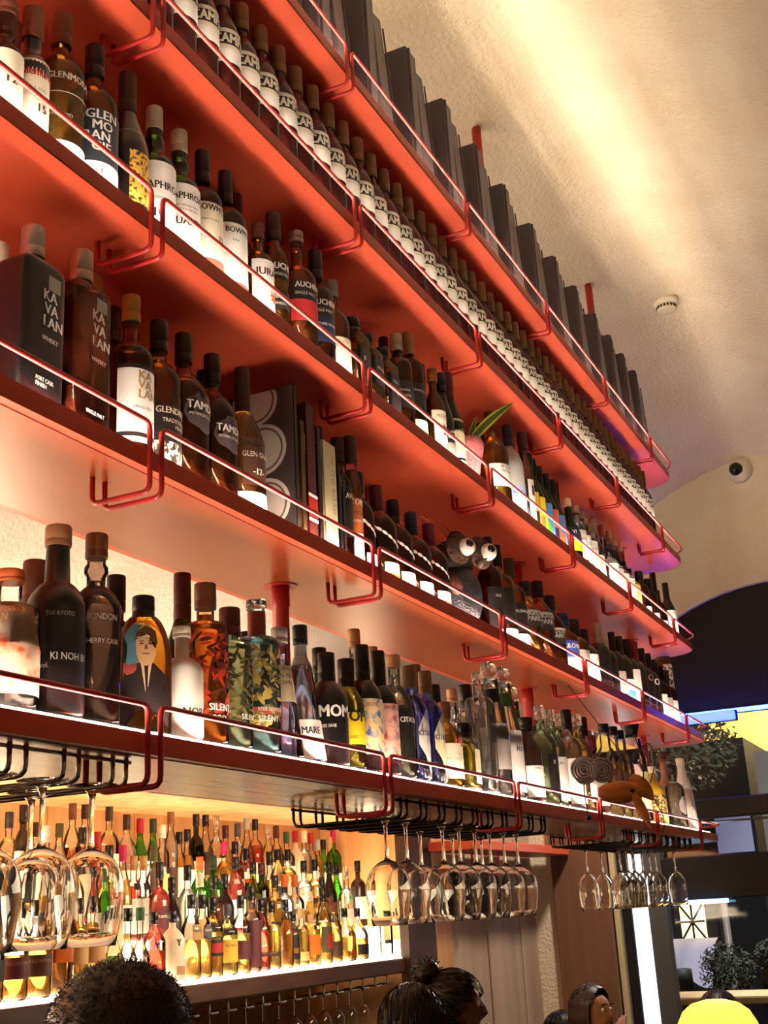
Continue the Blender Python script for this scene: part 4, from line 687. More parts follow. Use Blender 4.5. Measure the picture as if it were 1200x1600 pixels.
(5, 1.167, 1.061, 0.198, 39, 'high', ('orange', 0.09, 18), 'clr', 0.5, [(0.1, 0.74, 'peach')], [('DOUBLE ORANGE', 0.66, 7, 'orange2', 85), ('GIN', 0.6, 9, 'tan', 50)], 'gin_bottle', 'clear gin bottle with orange stopper and printed orange and white label', 0),
(5, 1.309, 1.145, 0.258, 32, 'std', ('brn', 0.3, 18), 'clr', 0.9, [], [], 'gin_bottle', 'brown capped clear bottle behind the black bottle', 0),
(5, 1.257, 1.062, 0.281, 39.4, 'kino', ('tan2', 0.11, 18), 'blk', 0.9, [], [('THE KYOTO', 0.5, 6, 'grey', 40), ('KI NOH BI', 0.28, 10, 'greyb', 30), ('54.5% vol.', 0.24, 7, 'greyb', 78)], 'gin_bottle', 'matt black gin bottle with flared neck and copper coloured cap', 0),
(5, 1.335, 1.059, 0.289, 36.5, 'lond', ('corkd', 0.13, 16), 'smoke', 0.8, [], [('THE LONDON', 0.52, 9, 'greyb', 75), ('SHERRY CASK', 0.4, 7, 'greyb', 45)], 'gin_bottle', 'dark smoky gin bottle with ringed neck and cork stopper', 0),
(5, 1.493, 1.145, 0.278, 30, 'std', ('blk', 0.22, 15), 'grn3', 0.9, [], [], 'gin_bottle', 'black capped bottle between the smoky bottle and the portrait bottle', 0),
(5, 1.461, 1.048, 0.226, (84, 52), 'bell', ('blk', 0.16, 17), 'org', 0.9, [], [], 'vodka_bottle', 'oval amber bottle printed with a man in a dark suit', 2),
(5, 1.672, 1.145, 0.322, 36, 'slope', ('maroon2', 0.26, 15), 'grn3', 0.9, [], [], 'wine_bottle', 'green wine bottle with maroon capsule behind the orange leaf bottle', 0),
(5, 1.539, 1.055, 0.192, 32.5, 'std', ('crm', 0.1, 14), 'wht', 0, [], [('NORDES', 0.2, 13, 'dgrey', 55), ('GIN', 0.14, 6, 'tan', 20)], 'gin_bottle', 'white ceramic gin bottle with grey botanical drawing', 0),
(5, 1.609, 1.058, 0.276, 35.0, 'silent', ('brn', 0.16, 18), 'orgc', 0.86, [], [('SILENT', 0.2, 11, 'wht', 50), ('POOL', 0.14, 9, 'wht', 40)], 'gin_bottle', 'orange bottle with leaf pattern and brown cap', 3),
(5, 1.681, 1.058, 0.25, 35.0, 'silent', ('brn', 0.2, 18), 'herb', 0.86, [], [('SILENT', 0.2, 9, 'wht', 30)], 'gin_bottle', 'pale green bottle with dark herb pattern and brown cap', 3),
(5, 1.77, 1.06, 0.282, 37.6, 'silent', ('pale', 0.06, 18), 'aqua', 0.86, [(0.76, 0.92, 'brick', 180, -180), (0.24, 0.29, 'brick')], [('ROSE EXPRESSION', 0.265, 6, 'wht', 60), ('SILENT', 0.2, 10, 'wht', 60)], 'gin_bottle', 'pale blue bottle with brick red neck band and glass stopper', 3),
(5, 1.877, 1.145, 0.258, 30, 'std', ('blk', 0.2, 14), 'grn3', 0.9, [], [], 'gin_bottle', 'black capped bottle behind the pale blue bottle', 0),
(5, 1.847, 1.06, 0.248, 37.6, 'taper', ('greyb', 0.12, 15), 'lil', 0.85, [(0.42, 0.7, 'crm2', 60, -60)], [('GIN MARE', 0.6, 9, 'dgrey', 50), ('CAPRI', 0.55, 7, 'dgrey', 40)], 'gin_bottle', 'tapered lilac bottle with grey stopper and cream label', 0),
(5, 1.926, 1.062, 0.267, 40, 'taper', ('blk', 0.14, 14), 'lilb', 0.85, [(0.7, 0.88, 'silver', 180, -180), (0.02, 0.3, 'wht')], [('GIN MARE', 0.2, 13, 'dgrey', 75)], 'gin_bottle', 'tapered pale blue bottle with black cap, silver neck and white foot label', 0),
(5, 2.154, 1.145, 0.275, 34, 'std', ('blk', 0.2, 15), 'grn', 0.9, [], [], 'wine_bottle', 'black capped green bottle behind the tapered bottles', 0),
(5, 2.02, 1.06, 0.231, 37.6, 'dome', ('blk', 0.26, 17), 'blk', 0.9, [], [('MOM', 0.42, 22, 'wht', 62), ('GOD SAVE', 0.33, 6, 'wht', 60)], 'gin_bottle', 'black gin bottle with bold white letters and black cap', 0),
(5, 2.092, 1.055, 0.23, 32.0, 'dome', ('blk', 0.26, 17), 'yelb', 0.9, [(0.22, 0.5, 'yel')], [('MOM', 0.42, 22, 'dgrey', 72), ('GOD SAVE', 0.27, 6, 'dgrey', 60)], 'gin_bottle', 'yellow tinted gin bottle with bold black letters', 0),
(5, 2.315, 1.145, 0.343, 30, 'std', ('cork', 0.12, 14), 'clr', 0.9, [], [], 'tequila_bottle', 'tall clear bottle with cork behind the black waxed bottles', 0),
(5, 2.172, 1.059, 0.272, 36.3, 'dome', ('blk', 0.3, 15), 'blk2', 0.9, [(0.14, 0.56, 'deco')], [('BROKERS', 0.5, 8, 'brick', 80)], 'gin_bottle', 'black waxed bottle with cream, yellow and blue picture label', 0),
(5, 2.4, 1.145, 0.319, 30, 'std', ('corkl', 0.12, 14), 'clr', 0.9, [], [], 'tequila_bottle', 'pale clear bottle with cork between the two black waxed bottles', 0),
(5, 2.246, 1.059, 0.272, 36.3, 'dome', ('blk', 0.3, 15), 'blk2', 0.9, [(0.14, 0.56, 'rosec')], [('DEL PROFESSORE', 0.51, 8, 'maroon', 80), ('GIN', 0.28, 8, 'dgrey', 20)], 'gin_bottle', 'black waxed bottle with rose coloured picture label', 0),
(5, 2.321, 1.058, 0.276, 36, 'dome', ('cork', 0.1, 15), 'smoke2', 0.9, [(0.34, 0.55, 'dgrey2', 60, -60)], [('CITADELLE', 0.44, 11, 'wht', 55)], 'gin_bottle', 'clear smoky bottle with cork stopper and dark pointed label', 0),
(5, 2.394, 1.056, 0.264, 34, 'dome', ('brnm', 0.2, 15), 'blueg', 0.9, [(0.06, 0.62, 'diam', 45, -60)], [('CITADELLE', 0.38, 11, 'dgrey', 45)], 'gin_bottle', 'ribbed blue bottle with white pointed label and brown cap', 4),
(5, 2.63, 1.145, 0.315, 30, 'std', ('brnm', 0.2, 15), 'blueg', 0.9, [], [], 'gin_bottle', 'brown capped bottle behind the ribbed blue pair', 0),
(5, 2.48, 1.056, 0.265, 34, 'dome', ('brnm', 0.2, 15), 'blueg', 0.9, [(0.06, 0.62, 'diamy', 45, -60)], [('CITADELLE', 0.38, 11, 'dgrey', 45)], 'gin_bottle', 'ribbed blue bottle with yellow edged pointed label and brown cap', 4),
(5, 2.743, 1.145, 0.283, 30, 'std', ('blk', 0.26, 15), 'smoke2', 0.9, [], [], 'gin_bottle', 'black capped bottle behind the ribbed blue and small amber bottles', 0),
(5, 2.583, 1.057, 0.21, 35, 'dome', ('brn', 0.18, 14), 'org', 0.9, [(0.1, 0.5, 'crm'), (0.4, 0.62, 'rosed', 20, -60)], [('No', 0.36, 8, 'tan', 30), ('MISTAKE', 0.3, 9, 'tan', 70)], 'tequila_bottle', 'amber bottle with cream label and pink diamond tag', 0),
(5, 2.854, 1.145, 0.288, 28, 'std', ('cork', 0.12, 13), 'clr', 0.9, [], [], 'tequila_bottle', 'clear bottle with cork behind the small amber bottle', 0),
(5, 2.676, 1.05, 0.172, (58, 56), 'rect', ('blk', 0.22, 16), 'yelc', 0.75, [(0.1, 0.6, 'crm2', 20, -50)], [('OCHO', 0.3, 6, 'dgrey', 0)], 'tequila_bottle', 'short square yellow bottle with black cap', 0),
(5, 2.949, 1.145, 0.312, (66, 60), 'rect', ('blk', 0.2, 18), 'clr', 0.9, [(0.2, 0.6, 'dgrey2', 20, -50)], [], 'tequila_bottle', 'square clear bottle with black cap behind the yellow square bottle', 0),
(5, 2.798, 1.052, 0.309, (60, 60), 'rect', ('pale', 0.1, 15), 'clr', 0.9, [(0.42, 0.64, 'dgrey2', 30, -50)], [('PATRON', 0.55, 6, 'wht', 20)], 'tequila_bottle', 'square clear bottle with white stopper and small dark label', 0),
(5, 2.906, 1.061, 0.341, 39, 'slope', ('ball', 0.11, 24), 'clr', 0.95, [(0.72, 0.82, 'dgrey2', 180, -180), (0.2, 0.55, 'greyb')], [], 'tequila_bottle', 'clear bottle with round glass ball stopper and grey neck band', 0),
(5, 3.005, 1.061, 0.345, 39, 'slope', ('ball', 0.11, 23), 'clr', 0.95, [(0.72, 0.82, 'grn5', 180, -180), (0.05, 0.52, 'wht')], [('FULI', 0.36, 12, 'dgrey', 10)], 'tequila_bottle', 'clear bottle with ball stopper and green neck band', 0),
(5, 3.289, 1.14, 0.345, 36, 'slope', ('ball', 0.11, 23), 'brn', 0.95, [(0.72, 0.82, 'grn5', 180, -180)], [], 'tequila_bottle', 'dark bottle with ball stopper behind the green neck band', 0),
(5, 3.154, 1.058, 0.241, 36, 'dome', ('blk', 0.14, 20), 'brnop', 0.9, [(0.06, 0.42, 'wht')], [('SARZA', 0.38, 6, 'dgrey', 50)], 'tequila_bottle', 'dark brown squat bottle with black cap and white label', 0),
(5, 3.467, 1.145, 0.263, (60, 56), 'rect', ('dgrey2', 0.1, 16), 'navyop', 0.9, [(0.1, 0.42, 'wht', 30, -50)], [], 'tequila_bottle', 'dark navy square bottle with white label', 0),
(5, 3.291, 1.062, 0.291, 40, 'dome', ('clrcap', 0.14, 15), 'limec', 0.9, [(0.1, 0.5, 'dgrey2', 50, -60)], [('K', 0.4, 12, 'wht', 30)], 'tequila_bottle', 'pale green round shouldered bottle with clear patterned neck', 0),
(5, 3.376, 1.059, 0.289, 37, 'dome', ('clrcap', 0.12, 15), 'limec', 0.9, [(0.06, 0.5, 'wht', 70, -70)], [('KAH', 0.42, 9, 'dgrey', 60)], 'tequila_bottle', 'pale green bottle with white label next to the clear patterned neck', 0),
(5, 3.717, 1.145, 0.327, 30, 'dome', ('clrcap', 0.12, 15), 'limec', 0.9, [], [], 'tequila_bottle', 'pale green bottle in the back row near the coil ornament', 0),
(5, 3.539, 1.06, 0.309, 38, 'std', ('blk', 0.2, 17), 'pinkc', 0.9, [(0.06, 0.5, 'wht')], [('CLASE', 0.4, 8, 'dgrey', 60)], 'tequila_bottle', 'pinkish clear bottle with black banded cap', 0),
(5, 3.656, 1.065, 0.31, 42, 'dome', ('clrcap', 0.12, 18), 'gold3', 0.9, [(0.1, 0.36, 'wht', 40, -60)], [], 'tequila_bottle', 'pale golden bottle with clear stopper beside the coil ornament', 0),
(5, 3.984, 1.14, 0.348, 36, 'std', ('blk', 0.2, 17), 'navyop', 0.9, [], [], 'tequila_bottle', 'dark navy bottle behind the pale golden bottle', 0),
(5, 3.781, 1.06, 0.258, 38, 'std', ('maroon3', 0.2, 17), 'brnop', 0.9, [(0.1, 0.4, 'greyb')], [], 'tequila_bottle', 'dark bottle with wine red cap behind the hanging bug ornament', 0),
(5, 3.955, 1.062, 0.314, 40, 'dome', ('blk', 0.1, 18), 'gold3', 0.62, [(0.1, 0.5, 'brn3', 45, -10)], [], 'tequila_bottle', 'golden bottle with clear neck and black stopper, first of three', 0),
(5, 4.065, 1.062, 0.317, 39.2, 'dome', ('blk', 0.1, 18), 'gold3', 0.62, [(0.1, 0.5, 'brn3', 45, -10)], [], 'tequila_bottle', 'golden bottle with clear neck and black stopper, second of three', 0),
(5, 4.145, 1.062, 0.313, 39.2, 'dome', ('blk', 0.1, 18), 'gold3', 0.62, [(0.1, 0.5, 'brn3', 45, -10)], [], 'tequila_bottle', 'golden bottle with clear neck and black stopper, last of three', 0),
(5, 4.334, 1.067, 0.356, 44, 'std', ('blkw', 0.14, 34), 'pinkc', 0.62, [(0.1, 0.5, 'crm2', 60, -60)], [], 'tequila_bottle', 'clear bottle with a very wide black stopper', 0),
(5, 4.829, 1.145, 0.338, 40, 'std', ('maroon3', 0.25, 18), 'brnop', 0.9, [], [], 'tequila_bottle', 'dark bottle in the back row behind the yellow bottle', 0),
(5, 4.57, 1.067, 0.227, 44, 'dome', ('crm', 0.12, 20), 'yelop', 0.9, [(0.04, 0.5, 'deco2')], [], 'rum_bottle', 'yellow bottle with patterned lower label and cream collar', 0),
(5, 5.177, 1.154, 0.345, 50, 'vase', ('brn3', 0.1, 20), 'terra', 0, [], [], 'rum_bottle', 'terracotta coloured bottle with narrow neck', 0),
(5, 4.897, 1.062, 0.258, 40, 'std', ('dgrey2', 0.14, 18), 'smoke2', 0.9, [(0.2, 0.5, 'ringp', 60, -20)], [], 'rum_bottle', 'dark clear bottle with round silver print, beside the white bottle', 0),
(5, 5.106, 1.067, 0.304, 44, 'bell2', ('crm', 0.1, 18), 'wht', 0, [(0.1, 0.3, 'greyb', 60, 30)], [('C', 0.6, 10, 'dgrey', 60)], 'rum_bottle', 'tall white ceramic bottle near the end of the lowest shelf', 0),
(5, 5.36, 1.146, 0.261, 42, 'std', ('dgrey2', 0.1, 20), 'wht', 0, [(0.1, 0.8, 'dgrey2', 80, 60)], [], 'rum_bottle', 'white bottle with black stripe at the end of the lowest shelf', 0)]
BAR_BOTTLES=[
(0, 2.691, 0.249, 38, 'dome', ('blk', 0.17, 14), 'ambL', 0.4, [(0.22, 0.44, 'dgrey2')], [], 'bottle with dark label cut off by the frame edge, back bar front step'),
(0, 2.783, 0.256, 40, 'dome', ('blk', 0.17, 14), 'ambL', 0.5, [(0.22, 0.44, 'plum')], [('KILCHOMAN', 0.36, 10, 'tan', 45), ('O', 0.6, 22, 'dgrey', 20)], 'amber bottle with plum label and black oval seal, back bar front step'),
(0, 2.88, 0.263, 40, 'dome', ('blk', 0.17, 14), 'ambL', 0.6, [(0.22, 0.44, 'brn3')], [('KILCHOMAN', 0.36, 10, 'tan', 55), ('O', 0.6, 22, 'dgrey', 0)], 'amber bottle with dark brown label and black oval seal, back bar front step'),
(0, 2.975, 0.255, (66, 60), 'rect', ('brn', 0.17, 13), 'orgL', 1, [(0.35, 0.95, 'orange3', 60, -60)], [('TALISKER', 0.75, 9, 'brn3', 30)], 'orange boxed bottle with brown lettering on the front step of the back bar'),
(0, 3.046, 0.265, 36, 'std', ('blk', 0.17, 14), 'yelL2', 0.75, [(0.3, 0.66, 'tanl')], [('BENRIACH', 0.6, 12, 'dgrey', 65)], 'first of two pale amber bottles with tan paper label, back bar front step'),
(0, 3.127, 0.271, 36, 'std', ('blk', 0.17, 14), 'yelL2', 0.75, [(0.3, 0.66, 'tanl')], [('BENRIACH', 0.6, 12, 'dgrey', 65)], 'second of two pale amber bottles with tan paper label, back bar front step'),
(0, 3.226, 0.225, 34.4, 'bulb', ('blk', 0.17, 14), 'ambL', 0.3, [], [('O', 0.36, 24, 'dgrey', 10)], 'long necked bottle with black oval seal nearest the dark hair, back bar front step'),
(0, 3.293, 0.233, 30.6, 'bulb', ('blk', 0.17, 14), 'ambL', 0.3, [], [('O', 0.36, 24, 'dgrey', 10)], 'long necked bottle with black cap and black oval seal, back bar front step'),
(0, 3.357, 0.234, 32.0, 'bulb', ('grn5', 0.17, 14), 'ambL', 0.3, [], [('O', 0.36, 24, 'dgrey', 10)], 'long necked bottle with green cap and black oval seal, back bar front step'),
(0, 3.431, 0.219, 38, 'dome', ('blk', 0.17, 14), 'redL', 0.5, [], [('Y', 0.48, 22, 'dgrey', 25)], 'red bottle with tall black cap and stag mark, back bar front step'),
(0, 3.534, 0.221, 40, 'dome', ('blk', 0.17, 14), 'wht2', 0.5, [(0.1, 0.22, 'tan', 10, -50)], [('Y', 0.5, 22, 'dgrey', 10)], 'pale bottle with tall black cap and stag mark, back bar front step'),
(0, 3.642, 0.271, 33.0, 'dome', ('blk', 0.17, 14), 'ambL', 0.5, [(0.46, 0.64, 'tan', 20, -60)], [('TAMDHU', 0.55, 9, 'dgrey', 15)], 'amber bottle with tan badge and black cap on the front step of the back bar'),
(0, 3.709, 0.27, 32.5, 'dome', ('blk', 0.17, 14), 'ambL', 0.5, [(0.46, 0.64, 'slate', 20, -60)], [('TAMDHU', 0.55, 9, 'wht', 15)], 'amber bottle with slate badge and black cap on the front step of the back bar'),
(0, 3.776, 0.261, 33.5, 'std', ('blk', 0.17, 14), 'ambL', 0.6, [(0.42, 0.5, 'dgrey2'), (0.3, 0.42, 'red2'), (0.26, 0.3, 'dgrey2')], [('ABERLOUR', 0.46, 8, 'tan', 60)], 'amber bottle with black and red label on the front step of the back bar'),
(0, 3.866, 0.237, 36, 'std', ('slate', 0.17, 14), 'yelL2', 0.6, [(0.18, 0.5, 'yelt', 60, -60)], [('PULTENEY', 0.4, 8, 'dgrey', 40)], 'yellow amber bottle with grey cap on the front step of the back bar'),
(0, 3.956, 0.266, 34, 'dome', ('blk', 0.17, 14), 'ambL', 0.55, [(0.18, 0.42, 'plum')], [], 'amber bottle with plum square label and red foot, back bar front step'),
(0, 4.032, 0.297, 33.5, 'std', ('blk', 0.17, 14), 'brnL', 0.6, [(0.06, 0.6, 'plum')], [], 'bottle wrapped in a very dark plum label on the front step of the back bar'),
(0, 4.098, 0.251, 31.5, 'dome', ('blk', 0.17, 14), 'redL', 0.6, [(0.2, 0.26, 'brn3')], [('GLENMOR', 0.23, 6, 'tan', 60)], 'red bottle with thin brown belt label on the front step of the back bar'),
(0, 4.172, 0.244, 33, 'dome', ('blk', 0.17, 14), 'yelL2', 0.7, [(0.2, 0.26, 'brn3')], [('MARTIN', 0.23, 7, 'tan', 60)], 'pale amber bottle with thin brown belt label on the front step of the back bar'),
(0, 4.277, 0.249, 27.2, 'slope', ('blk', 0.17, 14), 'orgL', 0.75, [], [], 'slender orange bottle with black cap on the front step of the back bar'),
(0, 4.33, 0.202, 25.2, 'dome', ('blk', 0.17, 14), 'yelL2', 0.7, [(0.35, 0.7, 'dgrey2', 50, -50), (0.15, 0.25, 'dgrey2', 50, -50)], [], 'amber bottle with black arched label on the front step of the back bar'),
(0, 4.401, 0.212, 26, 'std', ('tan', 0.17, 14), 'yelL2', 0.7, [(0.1, 0.25, 'tanl', 50, -50)], [('~', 0.17, 14, 'dgrey', 0)], 'yellow bottle with small smile label on the front step of the back bar'),
(0, 4.475, 0.19, (60, 56), 'rect', ('cork', 0.17, 13), 'ambL', 0.75, [(0.2, 0.6, 'orange3', 60, -60)], [], 'squat square amber bottle with cork on the front step of the back bar'),
(0, 4.58, 0.283, 34, 'dome', ('blk', 0.17, 14), 'yelL2', 0.6, [(0.15, 0.5, 'olive', 50, -60), (0.2, 0.4, 'red2', 10, -60)], [], 'yellow bottle with olive and red label on the front step of the back bar'),
(0, 4.67, 0.233, 32, 'dome', ('brn', 0.17, 14), 'ambL', 0.6, [(0.1, 0.35, 'brn3', 50, -60)], [], 'round amber bottle with brown label on the front step of the back bar'),
(0, 4.765, 0.208, 46, 'slope', ('blk', 0.17, 14), 'ambL', 0.5, [(0.1, 0.2, 'red2', 0, -60)], [], 'wide decanter bottle half full of amber, first of two, back bar front step'),
(0, 4.883, 0.206, 44, 'slope', ('blk', 0.17, 14), 'ambL', 0.45, [(0.1, 0.3, 'dgrey2', 40, -60)], [], 'wide decanter bottle half full of amber, second of two, back bar front step'),
(0, 5.159, 0.19, 30, 'cyl', ('dgrey2', 0.17, 14), 'clr', 0.1, [(0.28, 0.36, 'dgrey2', 50, -50)], [], 'small clear bottle with black belt at the shelf end, back bar front step'),
(1, 3.259, 0.319, 37, 'slope', ('blk', 0.17, 14), 'redL', 0.5, [(0.1, 0.5, 'wht', 60, -60)], [], 'red bottle behind the third large wine glass on the second step of the back bar'),
(1, 3.341, 0.307, 37, 'dome', ('grn5', 0.17, 14), 'grnL', 0.8, [(0.1, 0.45, 'crm', 60, -60)], [], 'small green bottle behind the third large wine glass, back bar second step'),
(1, 3.603, 0.32, 34.8, 'std', ('blk', 0.17, 14), 'pinkL', 0.8, [(0.3, 0.55, 'plum', 40, -50)], [('TAMDHU', 0.43, 9, 'wht', 35)], 'pink bottle with plum badge on the second step of the back bar'),
(1, 3.674, 0.27, 34.8, 'slope', ('blk', 0.17, 14), 'blk', 0.5, [], [], 'black bottle with short neck on the second step of the back bar'),
(1, 3.77, 0.312, 37, 'dome', ('blk', 0.17, 14), 'clr', 0.8, [(0.1, 0.38, 'crm', 60, -60)], [], 'clear bottle with grey and black cap on the second step of the back bar'),
(1, 3.847, 0.286, 37, 'dome', ('crm', 0.17, 14), 'clr', 0.5, [(0.1, 0.45, 'tanl', 60, -60)], [], 'small clear bottle with pale rim on the second step of the back bar'),
(1, 3.94, 0.276, 34.3, 'dome', ('blk', 0.17, 14), 'brnL', 0.7, [(0.1, 0.45, 'dgrey2', 60, -60)], [], 'wide dark bottle with black capsule on the second step of the back bar'),
(1, 4.01, 0.283, 34.3, 'dome', ('blk', 0.17, 14), 'blk', 0.6, [], [], 'black bottle with sloping shoulders on the second step of the back bar'),
(1, 4.375, 0.28, 37, 'std', ('blk', 0.17, 14), 'ambL', 0.7, [(0.1, 0.38, 'dgrey2', 60, -60)], [], 'amber bottle with wide black label and black rim, back bar second step'),
(1, 4.451, 0.285, 37, 'std', ('orange', 0.17, 14), 'clr', 0.8, [(0.1, 0.5, 'brn3', 60, -60)], [], 'bottle with orange banded cap on the second step of the back bar'),
(1, 4.535, 0.283, 37, 'std', ('orange', 0.17, 14), 'brnL', 0.5, [(0.12, 0.45, 'crm', 60, -60)], [], 'dark red bottle with orange cap and tan label, back bar second step'),
(1, 4.654, 0.218, 37, 'slope', ('crm', 0.17, 14), 'yelL', 0.7, [(0.05, 0.85, 'yelt', 80, -80)], [('BENRIACH', 0.4, 8, 'dgrey', 30)], 'bottle with yellow tube label on the second step of the back bar'),
(1, 4.765, 0.264, 34.8, 'dome', ('blk', 0.17, 14), 'ambL', 0.7, [(0.1, 0.38, 'crm', 60, -60)], [], 'amber bottle with square black cap on the second step of the back bar'),
(1, 4.836, 0.193, 34.8, 'std', ('brn', 0.17, 14), 'ambL', 0.5, [(0.1, 0.38, 'crm', 60, -60)], [], 'amber bottle with wide brown cap on the second step of the back bar'),
(1, 4.993, 0.318, 37, 'std', ('clrcap', 0.17, 14), 'clr', 0.8, [(0.12, 0.45, 'crm', 60, -60)], [], 'clear bottle with pale label on the second step of the back bar'),
(2, 3.013, 0.287, 37, 'slope', ('crm', 0.17, 14), 'ambL', 0.5, [(0.1, 0.38, 'wht', 60, -60)], [], 'amber bottle behind the first large wine glass on the third step of the back bar'),
(2, 3.175, 0.281, 37, 'slope', ('brn', 0.17, 14), 'ambL', 0.6, [(0.1, 0.38, 'dgrey2', 60, -60)], [], 'amber bottle behind the second large wine glass on the third step of the back bar'),
(2, 3.259, 0.273, 37, 'dome', ('blk', 0.17, 14), 'ambL', 0.5, [(0.1, 0.5, 'crm', 60, -60)], [], 'black capped amber bottle behind the large wine glasses, back bar third step'),
(2, 3.452, 0.316, 37, 'std', ('blk', 0.17, 14), 'ambL', 0.6, [(0.1, 0.45, 'crm', 60, -60)], [], 'bottle with navy and black cap on the third step of the back bar'),
(2, 3.527, 0.318, 31.8, 'slope', ('mag', 0.17, 14), 'yelL2', 0.7, [(0.1, 0.38, 'wht', 60, -60)], [], 'yellow bottle with magenta cap on the third step of the back bar'),
(2, 3.587, 0.283, 27.3, 'std', ('tan', 0.17, 14), 'redL', 0.7, [(0.1, 0.5, 'wht'), (0.6, 0.68, 'dgrey2', 20, -20)], [('MACALLAN', 0.3, 8, 'dgrey', 55)], 'red bottle with tan capsule and white label, first of two, back bar third step'),
(2, 3.643, 0.284, 27.3, 'dome', ('tan', 0.17, 14), 'redL', 0.5, [(0.1, 0.5, 'wht'), (0.6, 0.68, 'dgrey2', 20, -20)], [('MACALLAN', 0.3, 8, 'dgrey', 55)], 'red bottle with tan capsule and white label, second of two, back bar third step'),
(2, 3.704, 0.321, 31.8, 'dome', ('olive', 0.17, 14), 'clr', 0.5, [(0.1, 0.5, 'wht', 60, -60)], [], 'bottle with dark olive cap on the third step of the back bar'),
(2, 3.993, 0.288, 37, 'dome', ('orange', 0.17, 14), 'grnL', 0.7, [(0.1, 0.45, 'crm', 60, -60)], [], 'green bottle with orange capsule on the third step of the back bar'),
(2, 4.084, 0.294, 37, 'dome', ('grn3c', 0.17, 14), 'grnL', 0.7, [(0.1, 0.45, 'brn3', 60, -60)], [], 'bright green bottle with dark foil on the third step of the back bar'),
(2, 4.243, 0.292, 37, 'dome', ('blk', 0.17, 14), 'pinkL', 0.7, [(0.1, 0.45, 'wht', 60, -60)], [], 'pinkish bottle with tall black cap on the third step of the back bar'),
(2, 4.371, 0.275, 33.8, 'slope', ('blk', 0.17, 14), 'grnY', 0.6, [(0.1, 0.5, 'brn3', 60, -60)], [], 'triangular yellow green bottle with black cap on the third step of the back bar'),
(2, 4.437, 0.273, 30.9, 'std', ('maroon', 0.17, 14), 'grnD', 0.7, [(0.1, 0.5, 'dgrey2', 60, -60)], [], 'dark green bottle with maroon capsule on the third step of the back bar'),
(2, 4.503, 0.317, 33.8, 'slope', ('blk', 0.17, 14), 'yelL', 0.7, [(0.1, 0.5, 'tanl', 60, -60)], [], 'glowing yellow bottle with black cap, first of two, back bar third step'),
(2, 4.788, 0.286, 37, 'std', ('blk', 0.17, 14), 'clr', 0.7, [(0.1, 0.5, 'crm', 60, -60)], [], 'clear bottle with tall black capsule on the third step of the back bar'),
(2, 4.886, 0.293, 37, 'std', ('blk', 0.17, 14), 'ambL', 0.7, [(0.1, 0.45, 'brn3', 60, -60)], [], 'amber bottle with tall black capsule on the third step of the back bar'),
(2, 5.017, 0.284, 34.8, 'slope', ('blk', 0.17, 14), 'blk', 0.7, [], [], 'opaque black bottle with slim neck on the third step of the back bar'),
(2, 5.088, 0.276, 34.8, 'slope', ('blk', 0.17, 14), 'grnL', 0.8, [(0.1, 0.45, 'tanl', 60, -60)], [], 'bright green bottle with black screw cap on the third step of the back bar'),
(2, 5.302, 0.294, 37, 'std', ('blk', 0.17, 14), 'brnop', 0.6, [(0.12, 0.45, 'crm', 60, -60)], [], 'dark brown bottle with cream label on the third step of the back bar'),
(3, 3.249, 0.317, 37, 'std', ('greyb', 0.17, 14), 'clr', 0.6, [(0.1, 0.5, 'crm', 60, -60)], [], 'clear bottle behind the hanging wine glasses on the fourth step of the back bar'),
(3, 3.431, 0.318, 37, 'std', ('blk', 0.17, 14), 'clr', 0.8, [(0.1, 0.5, 'crm', 60, -60)], [], 'clear bottle with black cap over blue white label, back bar fourth step'),
(3, 3.51, 0.306, 37, 'dome', ('red2', 0.17, 14), 'redop', 0.5, [], [], 'round red bottle with black dots on the fourth step of the back bar'),
(3, 4.314, 0.296, 37, 'dome', ('mag', 0.17, 14), 'ambL', 0.8, [(0.1, 0.45, 'brn3', 60, -60)], [], 'round amber bottle with magenta capsule on the fourth step of the back bar'),
(3, 4.395, 0.299, 37, 'std', ('blk', 0.17, 14), 'redL', 0.7, [(0.1, 0.5, 'wht', 60, -60)], [], 'red bottle with thin black cap on the fourth step of the back bar'),
(3, 4.483, 0.273, 37, 'slope', ('blk', 0.17, 14), 'redL', 0.6, [(0.1, 0.5, 'dgrey2', 60, -60)], [], 'red bottle with black foil cap on the fourth step of the back bar'),
(3, 4.739, 0.276, 37, 'dome', ('blk', 0.17, 14), 'yelL', 0.5, [(0.1, 0.45, 'dgrey2', 60, -60)], [], 'glowing yellow bottle with black cap, second of two, back bar fourth step'),
(3, 4.822, 0.278, 37, 'std', ('blk', 0.17, 14), 'yelL', 0.7, [(0.1, 0.45, 'crm', 60, -60)], [], 'yellow bottle with black and red neck on the fourth step of the back bar'),
(4, 3.18, 0.302, 33.8, 'std', ('dgrey2', 0.17, 14), 'yelL2', 0.6, [(0.1, 0.5, 'wht', 60, -60)], [], 'clear and amber bottle with dark flat cap on the top step of the back bar'),
(4, 3.247, 0.328, 30.4, 'dome', ('blk', 0.17, 14), 'blk', 0.8, [], [], 'opaque black bottle with long neck on the top step of the back bar'),
(4, 3.312, 0.274, 33.3, 'std', ('brn2', 0.17, 14), 'ambL', 0.8, [(0.1, 0.38, 'wht', 60, -60)], [], 'amber bottle with brown cap and dark band on the top step of the back bar'),
(4, 3.429, 0.276, 33.3, 'slope', ('olive', 0.17, 14), 'clr', 0.8, [(0.1, 0.5, 'wht', 60, -60)], [], 'clear bottle with black and olive cap on the top step of the back bar'),
(4, 3.496, 0.351, 31.3, 'dome', ('brn', 0.17, 14), 'brnL', 0.6, [(0.1, 0.38, 'wht', 60, -60)], [], 'bottle with plain brown neck on the top step of the back bar'),
